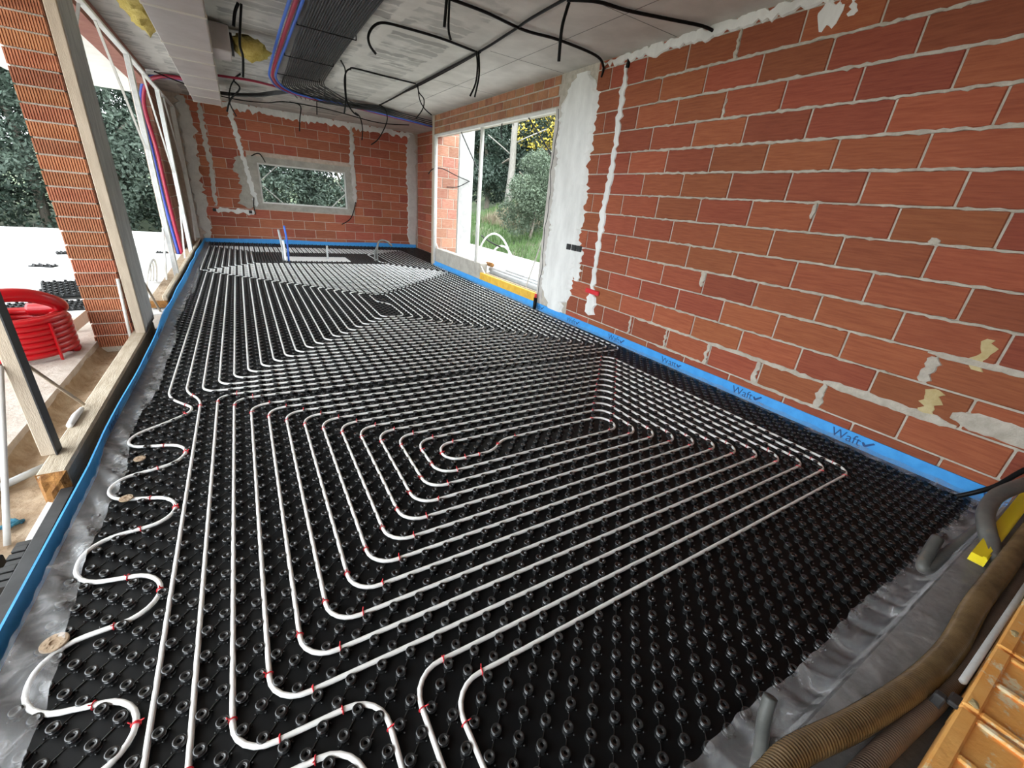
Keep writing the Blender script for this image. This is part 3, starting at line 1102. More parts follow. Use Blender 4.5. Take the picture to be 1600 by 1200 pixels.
for y in np.linspace(0.9, 13.0, 150):
    x, lean, hh = left_strip(y)
    lp.append((x, y, lean, hh))
strip_l = wavy_strip('edge_strip', lp, SH, 0.008, 'blue_foam', 'wavy blue foam edge strip running along the open left side', (1, 0))
bkm = MB()  # dark sheet added behind the strip to stop blue bounce on the beam
vs = []
for (x, y, ln, hh) in lp:
    vs += [(x - 0.002, y, 0.0), (x + ln - 0.002, y, hh - 0.003)]
bkm.add(vs, [(2 * i, 2 * i + 1, 2 * i + 3, 2 * i + 2) for i in range(len(lp) - 1)])
bkm.obj('blue_bounce_block', 'bounce_block_dark', strip_l)
wavy_strip('edge_strip', [(3.8 + 0.045 * i, 9.70 + 0.014 * i * (1 if i < 4 else 0.5) + 0.1, 0.0, SH * 1.1) for i in range(6)], SH, 0.008, 'blue_foam',
           'short blue foam edge strip rounding the corner behind the window post', (0, -1))


def text_on(body, loc, rot, size, m, parent):
    cu = bpy.data.curves.new('lettering', 'FONT')
    cu.body = body
    cu.size = size
    cu.extrude = 0.0004
    tmp = bpy.data.objects.new('lettering', cu)
    COL.objects.link(tmp)
    dg = bpy.context.evaluated_depsgraph_get()
    me = bpy.data.meshes.new_from_object(tmp.evaluated_get(dg))
    me.name = 'lettering'
    bpy.data.objects.remove(tmp)
    me.materials.clear()
    me.materials.append(MATS[m])
    return me


txt = text_on('Waft', None, None, 0.098, 'ink', None)
check = MB()
cpts = [(0.205, 0.036), (0.222, 0.012), (0.236, 0.012), (0.285, 0.058), (0.272, 0.064), (0.231, 0.030), (0.217, 0.044)]
check.add([(x, y, 0.0004) for (x, y) in cpts], [(0, 1, 6), (1, 2, 5), (1, 5, 6), (2, 3, 4), (2, 4, 5)])
chk = check.mesh('check_mark', 'ink')
for i in range(-1, 6):
    y0 = 1.11 + 0.86 * i if i >= 0 else 0.25
    M = Matrix.Translation((XR - 0.0135, y0, 0.024)) @ Matrix(((0, 0, -1, 0), (-1, 0, 0, 0), (0, 1, 0, 0), (0, 0, 0, 1)))
    for me in (txt, chk):
        o = bpy.data.objects.new(me.name, me)
        o.matrix_world = M
        o.parent = strip_r
        link(o)
for y0 in (3.05, 3.62, 4.35, 5.0):
    for me in (txt, chk):
        o = bpy.data.objects.new(me.name, me)
        x, ln, hh = left_strip(y0 + 0.13)
        v_ = Vector((ln, 0, hh)).normalized()
        n_v = Vector((0, 1, 0)).cross(v_)
        p_ = Vector((x + 0.0092, y0, 0.0)) + v_ * 0.008 + n_v * 0.001
        o.matrix_world = Matrix(((0, v_.x * 0.8, n_v.x, p_.x), (1, v_.y, n_v.y, p_.y), (0, v_.z * 0.8, n_v.z, p_.z), (0, 0, 0, 1)))
        o.parent = strip_l
        link(o)


def film_sheet(rows, name, lab):
    n = len(rows[0])
    mb = MB()
    mb.add([p for r in rows for p in r], [(j * n + i, j * n + i + 1, (j + 1) * n + i + 1, (j + 1) * n + i) for j in range(len(rows) - 1) for i in range(n - 1)])
    return tag(mb.obj(name, 'film', smooth=True), lab, 'plastic film', 'clear film skirts')


rows = []
for y in np.linspace(0.9, 13.0, 420):
    wdt = 0.125 + 0.02 * math.sin(y * 1.9) + 0.012 * math.sin(y * 5.3 + 1)
    x0 = left_strip(y)[0] + 0.022
    r = []
    for i in range(9):
        t = i / 8
        z = 0.016 * (1 - t) ** 2 + 0.029 + 0.008 * math.sin(y * 24 + t * 6 + 2 * math.sin(y * 5)) * (0.4 + t) + 0.005 * math.sin(y * 61 + t * 9)
        r.append((x0 + wdt * t, y, z))
    rows.append(r)
film_sheet(rows, 'film_skirt', 'clear crinkled film skirt lying over the studs on the left side')
rows = []
for y in np.linspace(0.2, 9.5, 200):
    wdt = 0.10 + 0.03 * math.sin(y * 2.1) * math.sin(y * 0.9 + 1)
    rows.append([(XR - 0.020 - wdt * t, y, 0.010 * (1 - t) ** 2 + 0.027 + 0.005 * math.sin(y * 31 + t * 5)) for t in np.linspace(0, 1, 6)])
film_sheet(rows, 'film_skirt', 'clear film skirt lying at the foot of the large brick wall')
rows = []
for x in np.linspace(0.75, 3.75, 300):
    r = []
    w1 = math.sin(x * 33 + 2.2 * math.sin(x * 6)) + 0.5 * math.sin(x * 71 + 1)
    for (t, yb, zb, am) in ((0, -0.02, 0.272, 0.2), (0.15, 0.05, 0.272, 0.3), (0.3, 0.105, 0.272, 0.4), (0.38, 0.122, 0.25, 0.6), (0.5, 0.132, 0.16, 0.9), (0.62, 0.142, 0.08, 1.0), (0.72, 0.165, 0.045, 1.0),
                            (0.86, 0.205, 0.034, 0.8), (1.0, 0.248 + 0.008 * math.sin(x * 7), 0.031, 0.5)):
        r.append((x + 0.01 * am * math.sin(x * 47), yb + 0.006 * am * w1, zb + 0.006 * am * (w1 + 1.4) * (1 if t > 0.6 else 0.3)))
    rows.append(r)
film_sheet(rows, 'film_skirt', 'clear crinkled film skirt below the brown ribbed hoses')

# ------------------------------------------------------------------ left opening: posts, beams, frames
t = empty('timber_post', (-1.0, 5.4, 0.03))
child_at(MB().box(-1.03, -0.955, 5.16, 5.19, 0.031, 2.86, 0.004).obj('front_board', 'timber_cream'), t)
child_at(MB().box(-1.025, -0.95, 5.19, 5.69, 0.031, 2.86, 0.006).obj('side_board', 'timber_grey'), t)
tag(t, 'wide weathered grey post with cream front edge beside the ribbed brick pillar', 'post')
tag(MB().tube([(-1.05, 5.16, 0.55), (-1.09, 5.19, -0.17)], 0.013, 8).obj('brace_pole', 'steel_white', smooth=True),
    'thin white pole leaning at the foot of the ribbed brick pillar', 'pole')
tag(MB().tube([(-0.965, 5.71, 0.42), (-0.98, 6.3, -0.04)], 0.012, 8).obj('brace_pole', 'timber_cream', smooth=True),
    'thin brace slanting from the grey post to the terrace', 'pole')

# ribbed brick pillar
pil = empty('brick_pillar', (-1.24, 5.4, -0.17))
PX0, PX1, PY0, PY1 = -1.35, -1.06, 5.25, 5.60
child_at(MB().box(PX0 + 0.012, PX1 - 0.012, PY0 + 0.018, PY1, -0.17, 2.86).obj('core', 'mortar'), pil)
ph = 0.118
rb = MB()
nr = 17
wx = (PX1 - PX0)
loop = []
for i in range(nr):
    a = PX0 + wx * i / nr
    b = PX0 + wx * (i + 0.62) / nr
    loop += [(a, 0.0), (b, 0.0), (b, 0.014), (PX0 + wx * (i + 1) / nr, 0.014)]
loop[-1] = (PX1, 0.0)
for yy in np.linspace(0.02, PY1 - PY0, 24):
    pass
back = [(PX1, PY1 - PY0), (PX0, PY1 - PY0)]
full = [(x - (PX0 + PX1) / 2, y) for (x, y) in loop + back]
hb = (ph - 0.014) / 2
m_ = len(full)
rb.add([(x, y, -hb) for (x, y) in full] + [(x, y, hb) for (x, y) in full],
       [(i, (i + 1) % m_, m_ + (i + 1) % m_, m_ + i) for i in range(m_)] + [tuple(range(m_))[::-1], tuple(range(m_, 2 * m_))])
rb_me = rb.mesh('brick', 'brick_ribbed')
for i in range(25):
    o = bpy.data.objects.new('brick', rb_me)
    o.location = ((PX0 + PX1) / 2 + random.uniform(-0.004, 0.004), PY0 + random.uniform(-0.004, 0.004), -0.12 + ph * (i + 0.5))
    child_at(link(o), pil)
tag(pil, 'ribbed orange brick pillar with pale joints standing on the terrace edge', 'pillar')

# timber sill beams
t = empty('timber_beam', (-1.01, 3.9, -0.165))
child_at(MB().box(-1.07, -0.95, 2.665, 5.60, -0.165, 0.03, 0.012).obj('beam_body', 'timber_pale'), t)
eg = MB()
vs = []
for j in range(7):
    for i in range(6):
        e = 0.0 if i in (0, 5) or j in (0, 6) else 1
        vs.append((-1.068 + 0.116 * i / 5, 2.66 - 0.012 - 0.02 * e * rng.random() + (0.02 if not e else 0), -0.162 + 0.19 * j / 6))
eg.add(vs, [(j * 6 + i, j * 6 + i + 1, (j + 1) * 6 + i + 1, (j + 1) * 6 + i) for j in range(6) for i in range(5)])
child_at(eg.obj('broken_end', 'end_grain'), t)
tag(t, 'pale timber beam with splintered brown end beside the blue strip', 'timber beam')
t = empty('timber_beam', (-0.96, 9.5, -0.03))
child_at(MB().box(-0.955, -0.905, 6.45, 12.95, -0.03, 0.115, 0.008).obj('beam_body', 'timber_pale'), t)
child_at(MB().box(-1.10, -0.956, 6.45, 12.95, -0.03, 0.06, 0.008).obj('mortar_bed', 'sand_concrete'), t)
child_at(MB().box(-1.09, -0.91, 6.425, 6.449, -0.028, 0.055, 0.004).obj('broken_end', 'end_grain'), t)
tag(t, 'far timber sill beam on mortar below the white steel frames', 'timber beam')

# steel sub-frames in the far left openings
door1 = struct(empty('door_1', (-0.96, 6.7, 2.8)))
child_at(MB().box(-0.99, -0.93, 5.7, 8.06, 2.79, 2.82, 0.004).obj('head', 'steel_white'), door1)
child_at(MB().box(-0.985, -0.93, 8.01, 8.06, -0.045, 2.79, 0.004).obj('jamb', 'steel_galv'), door1)
child_at(MB().box(-0.93, -0.924, 7.97, 8.10, -0.045, 2.79).obj('flange', 'steel_white'), door1)
child_at(MB().beam((-0.97, 6.6, 2.79), (-0.97, 7.98, 1.75), 0.022, 0.022).obj('corner_brace', 'steel_white'), door1)
child_at(MB().beam((-0.98, 6.1, 2.79), (-1.12, 6.1, 2.35), 0.022, 0.022).obj('corner_brace', 'steel_galv'), door1)
child_at(MB().beam((-0.99, 8.03, 0.75), (-1.06, 7.75, -0.03), 0.018, 0.022).obj('corner_brace', 'steel_white'), door1)
door2 = struct(empty('door_2', (-0.96, 9.5, 2.8)))
child_at(MB().box(-0.99, -0.93, 8.11, 10.75, 2.79, 2.82, 0.004).obj('head', 'steel_white'), door2)
child_at(MB().box(-0.99, -0.93, 10.66, 10.73, 0.062, 2.79, 0.004).obj('jamb', 'steel_galv'), door2)
child_at(MB().box(-0.93, -0.924, 10.60, 10.77, 0.118, 2.79).obj('flange', 'steel_white'), door2)
child_at(MB().beam((-0.97, 9.3, 2.79), (-0.97, 10.62, 1.5), 0.024, 0.024).obj('corner_brace', 'steel_white'), door2)
child_at(MB().beam((-0.98, 10.6, 0.9), (-1.0, 9.9, 0.06), 0.024, 0.024).obj('corner_brace', 'steel_white'), door2)
door3 = struct(empty('door_3', (-0.96, 12.0, 2.8)))
child_at(MB().box(-0.99, -0.93, 10.78, 12.98, 2.79, 2.82, 0.004).obj('head', 'steel_white'), door3)
child_at(MB().box(-1.0, -0.92, 12.88, 12.94, 0.118, 2.79, 0.004).obj('jamb', 'steel_white'), door3)
child_at(MB().beam((-0.97, 11.6, 2.79), (-0.97, 12.86, 1.5), 0.024, 0.024).obj('corner_brace', 'steel_white'), door3)
child_at(MB().beam((-0.97, 12.86, 0.9), (-0.97, 12.2, 0.12), 0.024, 0.024).obj('corner_brace', 'steel_white'), door3)

# near cream post with braces
t = empty('steel_post', (-1.06, 2.89, 0.03))
child_at(MB().box(-1.092, -1.032, 2.86, 2.92, 0.031, 2.86, 0.004).obj('post_body', 'timber_cream'), t)
child_at(MB().box(-1.032, -1.026, 2.85, 2.93, 0.031, 2.86).obj('edge_flange', 'conduit_dark'), t)
child_at(MB().tube([(-1.10, 2.86, 0.55), (-1.135, 2.40, -0.165)], 0.013, 8).obj('brace', 'steel_white', smooth=True), t)
child_at(MB().tube([(-1.04, 2.93, 0.53), (-1.055, 3.50, 0.04)], 0.009, 8).obj('brace', 'timber_cream', smooth=True), t)
tag(t, 'cream steel post with two thin braces standing on the near timber beam', 'post')

# little things on the near left
tag(MB().tube([(-1.33, 2.86, -0.13), (-1.12, 3.04, -0.11)], 0.020, 12).obj('conduit_offcut', 'pvc_grey', smooth=True),
    'short grey conduit offcut lying on the sandy trench', 'conduit')
bt = MB()
bt.tube([(-1.05, 3.18, 0.045), (-1.05, 3.30, 0.048), (-1.045, 3.42, 0.045)], lambda i: (0.016, 0.019, 0.012)[i], 8)
tag(bt.obj('wrapper', 'white_board', smooth=True), 'crumpled white wrapper lying on the pale timber beam', 'wrapper')
rg = MB()
for i in range(7):
    a = i * 0.9
    rg.tube([(-1.18 + 0.02 * math.cos(a), 2.50 + 0.012 * i, -0.155), (-1.16 + 0.015 * math.sin(a * 2), 2.52 + 0.01 * i, -0.14), (-1.125, 2.56 + 0.012 * math.sin(a), -0.155)], 0.007, 5)
tag(rg.obj('twine_scrap', 'blue_rag', smooth=True), 'tangled scrap of blue twine on the sandy trench', 'twine')
tag(MB().box(-1.06, -1.02, 2.36, 2.66, -0.17, -0.13, 0.004).box(-1.02, -1.014, 2.36, 2.66, -0.17, -0.115).obj('metal_channel', 'steel_white'),
    'pale metal channel lying below the splintered beam end', 'channel')
bk = MB()
for i in range(7):
    bk.box(-1.075 + 0.004 * (i % 2), -1.02, 2.05 + i * 0.042, 2.084 + i * 0.042, -0.17, -0.115 + 0.004 * (i % 3), 0.004)
tag(bk.obj('rubber_block', 'box_black'), 'black notched rubber block beside the pale metal channel', 'block')
bk = MB().box(-1.17, -1.095, 2.16, 2.27, -0.17, -0.11, 0.006).box(-1.15, -1.115, 2.19, 2.24, -0.11, -0.092, 0.004)
tag(bk.obj('junction_box', 'box_black'), 'small black box with raised lid at the left picture edge', 'box')
# dark sill board along the near left edge
mb = MB().box(-0.99, -0.93, 0.9, 2.64, -0.2, -0.055, 0.006)
struct(mb.obj('baseboard_left', 'conduit_dark'))

# disc under the left pipe
dm = MB()
dm.lathe([(0.036, 0), (0.036, 0.004), (0.034, 0.006), (0.012, 0.006), (0.010, 0.002)], 24)
for i in range(8):
    a = i * math.pi / 4
    dm.lathe([(0.0045, 0.0), (0.0045, 0.0075), (0.003, 0.0078)], 8, (0.023 * math.cos(a), 0.023 * math.sin(a), 0))
for (x, y, wh) in ((-0.72, 1.51, 'nearest the camera'), (-0.66, 2.29, 'below the splintered beam end'), (-0.66, 2.66, 'beside the near cream post')):
    o = dm.obj('insulation_washer', 'sand_concrete')
    o.location = (x, y, 0.024)
    if y > 2:
        o.scale = (0.75, 0.75, 1)
    tag(o, 'beige perforated washer disc on the studs, the one %s' % wh, 'washer', 'perforated washer discs')

# ------------------------------------------------------------------ things on the terrace
def coil(name, c, R, r, turns, lay, m, n=40):
    pts = []
    tot = turns * n
    for i in range(tot + 1):
        a = 2 * math.pi * i / n
        pts.append((c[0] + R * math.cos(a), c[1] + R * math.sin(a), c[2] + r + 2 * r * 0.97 * i / n))
    return pts


t = empty('hose_coil', (-1.70, 4.86, -0.05))
mb = MB()
mb.tube(coil('', (-1.73, 4.98, -0.05), 0.31, 0.0235, 7, 1, ''), 0.027, 10)
child_at(mb.obj('outer_turns', 'coil_red', smooth=True), t)
mb = MB()
mb.tube(coil('', (-1.73, 4.98, -0.05), 0.262, 0.0235, 7, 1, ''), 0.027, 10)
child_at(mb.obj('inner_turns', 'coil_red', smooth=True), t)
pts = smooth_path([(-2.05, 4.85, 0.25), (-1.95, 4.80, 0.40), (-1.80, 4.84, 0.47), (-1.62, 4.96, 0.46), (-1.50, 5.08, 0.38), (-1.50, 5.18, 0.30), (-1.70, 5.22, 0.28)], 8)
child_at(MB().tube(pts, 0.055, 14).obj('loose_turn', 'coil_red', smooth=True), t)
child_at(MB().beam((-1.465, 4.765, -0.05), (-1.465, 4.765, 0.27), 0.02, 0.012, (0.7, 0.7, 0)).obj('binding_strap', 'coil_red'), t)
tag(t, 'coil of bright red hose on the terrace behind the cream post', 'hose coil')

t = empty('pipe_coil', (-1.22, 8.2, -0.05))
for i, R in enumerate((0.46, 0.41, 0.36, 0.30)):
    pts = [(-1.22 - 0.03 * i + 0.06 * math.sin(a), 7.75 + R * math.cos(a), 0.0 + (R * 0.62) * math.sin(a) + 0.05) for a in np.linspace(-0.3, math.pi + 0.3, 28)]
    child_at(MB().tube(pts, 0.017, 8).obj('turn', 'pipe_white', smooth=True), t)
tag(t, 'coil of white pipe standing outside beyond the grey post', 'pipe coil')

# offcuts of studded panel
def panel_piece(name, x0, y0, nx_, ny_, z, ang, lab, tiltx=0.0):
    t_ = empty(name, (x0, y0, z))
    t_.rotation_euler = (tiltx, 0, ang)
    MB().box(0, nx_ * 0.05, 0, ny_ * 0.05, 0, 0.02, 0.003).obj('sheet', 'black_sheet', t_)
    sm = stud(1)
    V = np.array(sm.v)
    mb_ = MB()
    for i in range(nx_):
        for j in range(ny_):
            if (i + j) % 2:
                mb_.add(V + np.array([0.025 + 0.05 * i, 0.025 + 0.05 * j, 0.02]), sm.f)
    o = mb_.obj('studs', 'black_plastic', t_, smooth=True)
    o['kind'] = 'stuff'
    return tag(t_, lab, 'panel offcut', 'black studded panel offcuts')


panel_piece('panel_offcut', -2.35, 6.45, 15, 9, -0.05, 0.1, 'largest black studded panel offcut lying behind the red hose coil')
panel_piece('panel_offcut', -2.15, 7.05, 11, 12, -0.02, 0.25, 'glossy black studded panel offcut tilted on top of the largest one', 0.12)
panel_piece('panel_offcut', -2.95, 7.35, 14, 3, -0.05, 0.15, 'long narrow black studded offcut at the left picture edge')
panel_piece('panel_offcut', -2.95, 9.55, 6, 3, -0.05, -0.3, 'small black studded scrap alone on the pale terrace')
panel_piece('panel_offcut', -2.95, 10.9, 8, 5, -0.05, 0.3, 'black studded scrap near the pillar far out on the terrace')
panel_piece('panel_offcut', -1.6, 11.3, 4, 2, -0.05, 0.0, 'tiny black scrap seen between the grey post and white frame')
tag(MB().beam((-1.62, 5.62, -0.04), (-1.36, 5.75, 0.18), 0.09, 0.012, (0, 1, 0.3)).obj('board_offcut', 'timber_cream'),
    'cream board offcut leaning against the ribbed brick pillar', 'board')

# red and blue supply pipes beside the left wall
for (dx, dy, m, lab, r) in ((0.0, 0.0, 'pipe_red', 'thick red insulated pipe rising along the left wall', 0.032),
                            (-0.07, 0.01, 'pipe_blue', 'blue insulated pipe rising beside the thick red one', 0.026),
                            (-0.108, 0.02, 'conduit_dark', 'dark pipe rising beside the blue one on the left wall', 0.014)):
    pts = smooth_path([(-1.16 + dx * 0.8, 11.2 + dy, -0.04), (-1.19 + dx, 11.2 + dy, 0.9), (-1.20 + dx, 11.2 + dy, 1.85), (-1.24 + dx * 0.8, 11.2 + dy, 2.41), (-1.22 + dx * 0.6, 11.18 + dy, 2.70),
                       (-1.10 + dx * 0.3, 11.05, 2.93 - 2 * dx * 0.3), (-0.85, 10.85 - dx, 3.03), (-0.5, 10.7 - dx, 3.03)], 8)
    tag(MB().tube(pts, r, 10).obj('supply_pipe', m, smooth=True), lab, 'pipe', 'supply pipes on the left wall')

# ------------------------------------------------------------------ ceiling services
# air duct
t = empty('air_duct', (-0.25, 8.0, 2.74))
mb = MB().box(-0.47, -0.03, 2.5, 11.0, 2.74, 3.07, 0.008)
child_at(mb.obj('duct_body', 'alu_foil'), t)
for y in (3.6, 4.75, 5.35, 6.62, 7.3, 8.3, 9.3, 10.2, 10.96):
    child_at(MB().box(-0.476, -0.024, y, y + 0.05, 2.736, 3.07, 0.003).obj('joint_tape', 'alu_tape'), t)
bbx = child_at(MB().box(-0.03, 0.16, 6.75, 7.25, 2.80, 3.06, 0.01).obj('branch_box', 'alu_foil'), t)
MB().tube([(0.15, 7.0, 2.93), (0.19, 7.0, 2.93)], 0.115, 20).obj('spigot', 'conduit_dark', bbx)
tag(t, 'long taped aluminium air duct under the ceiling on the left', 'air duct')


def wool(name, c, s, lab, seed):
    rs = np.random.default_rng(seed)
    mb_ = MB()
    n, m2_ = 22, 12
    vs_ = []
    for i in range(n + 1):
        t_ = i / n
        for k_ in range(m2_):
            a = 2 * math.pi * k_ / m2_
            rr = (0.35 + 0.65 * math.sin(math.pi * min(max(t_, 0.02), 0.98)) ** 0.4) * (1 + rs.normal(0, 0.22))
            vs_.append((c[0] + s[0] * math.cos(a) * rr, c[1] + s[1] * (t_ - 0.5) * 2, c[2] + s[2] * math.sin(a) * rr))
    fs_ = [(i * m2_ + k_, i * m2_ + (k_ + 1) % m2_, (i + 1) * m2_ + (k_ + 1) % m2_, (i + 1) * m2_ + k_) for i in range(n) for k_ in range(m2_)]
    mb_.add(vs_, fs_ + [tuple(range(m2_))[::-1], tuple(n * m2_ + k_ for k_ in range(m2_))])
    return tag(mb_.obj(name, 'wool', smooth=True), lab, 'insulation', 'mineral wool pieces')


wool('mineral_wool', (-0.60, 6.0, 2.93), (0.12, 1.15, 0.085), 'yellow mineral wool roll tucked left of the air duct', 1)
wool('mineral_wool', (0.36, 7.0, 2.93), (0.17, 0.12, 0.10), 'yellow mineral wool wad right of the air duct', 2)


def cable(pts, r, m, lab, cat='cable', group=None, name='cable', k=7, n=8):
    return tag(MB().tube(smooth_path(pts, k), r, n).obj(name, m, smooth=True), lab, cat, group)


# flat bundle of conduits along the room
NB = 22
ORD = 'first second third fourth fifth sixth seventh eighth ninth tenth eleventh twelfth thirteenth fourteenth fifteenth sixteenth seventeenth eighteenth nineteenth twentieth twenty-first twenty-second'.split()
for i in range(NB):
    fx = i / (NB - 1)
    xa = 0.80 + 0.52 * fx
    xb = 0.89 + 0.52 * fx
    zz = 3.045
    yend = 9.75 - 0.9 * fx
    pts = [(xa - 0.02, -0.8, zz), (xa, 3.0, zz), (xa + 0.02, 6.0, zz), (xb, yend - 0.6, zz), (xb + 0.04, yend - 0.15, zz - 0.02), (xb + 0.16, yend + 0.12, 3.02),
           (xb + 0.7, 10.0 - 0.3 * fx, 3.01 - 0.03 * (i % 3)), (2.6, 10.02 - 0.2 * fx, 2.97 + 0.03 * (i % 4)), (3.3, 10.15, 2.96 + 0.03 * (i % 4)), (4.2, 10.35, 2.93 + 0.035 * (i % 4))]
    if i % 3 == 1:
        pts = pts[:6] + [(xb + 0.3, 10.3, 3.0)]
    cable(pts, 0.0095, 'conduit_dark', 'dark grey conduit in the flat ceiling ribbon, %s from the coloured pipes' % ORD[i], 'conduit', 'ribbon bundle of conduits', 'conduit', 5, 6)
for i, y in enumerate((4.0, 5.9, 7.3, 8.5)):
    tag(MB().box(0.76, 1.36, y, y + 0.012, 3.004, 3.012).box(0.76, 0.768, y, y + 0.012, 3.012, ZC).box(1.352, 1.36, y, y + 0.012, 3.012, ZC).obj('fixing_band', 'conduit_black'),
        'black fixing band across the ribbon bundle, %s counted from the camera' % ORD[i], 'band', 'fixing bands on the ribbon bundle')
# coloured pipes along its left edge
for (dx, m, lab, r) in ((-0.045, 'pipe_bright_blue', 'outer blue pipe along the left edge of the ribbon bundle', 0.016),
                        (0.0, 'pipe_red', 'red pipe between the two blue ones beside the ribbon bundle', 0.022),
                        (0.045, 'pipe_bright_blue', 'inner blue pipe touching the ribbon bundle of conduits', 0.016)):
    pts = [(0.69 + dx, -0.8, 3.03), (0.70 + dx, 4.0, 3.03), (0.69 + dx + 0.015 * math.sin(dx * 60), 6.2, 3.02), (0.70 + dx, 8.3, 3.02), (0.74 + dx, 8.95, 3.0), (0.92 + dx, 9.55 - dx, 2.99),
           (1.3, 9.85 - dx, 2.98), (2.2, 10.0 - dx, 2.98), (3.2, 10.15 - dx, 2.95), (4.2, 10.3, 2.92)]
    cable(pts, r, m, lab, 'pipe', 'coloured pipes under the ceiling', 'supply_pipe')
cable([(-0.02, 9.45, 2.98), (0.42, 9.45, 3.0), (0.80, 9.60, 3.01), (0.95, 9.68, 3.01)], 0.018, 'pipe_red', 'red pipe crossing the ceiling from the air duct', 'pipe', None, 'supply_pipe')
for i in range(7):
    cable([(-0.45, 10.6 + 0.03 * i, 2.86 + 0.012 * i), (0.1, 10.55 + 0.03 * i, 2.88 + 0.01 * i), (0.55, 10.4 + 0.02 * i, 2.92 + 0.01 * i), (0.85, 10.2, 2.98 + 0.008 * i), (1.15, 9.9, 3.03)], 0.012, 'conduit_dark',
          'dark conduit between air duct and ribbon bundle, %s of the bunch counted backward' % ORD[i], 'conduit', 'bunch beside the air duct', 'conduit')
cable([(-0.9, 10.2, 2.98), (-0.5, 10.6, 2.93), (0.1, 10.9, 2.88), (0.7, 11.0, 2.92), (1.1, 11.0, 3.0), (1.9, 11.0, 3.0), (2.9, 11.0, 2.92), (3.6, 10.9, 2.97)], 0.010, 'conduit_black',
      'thin black cable sagging along the top of the back wall', 'cable')

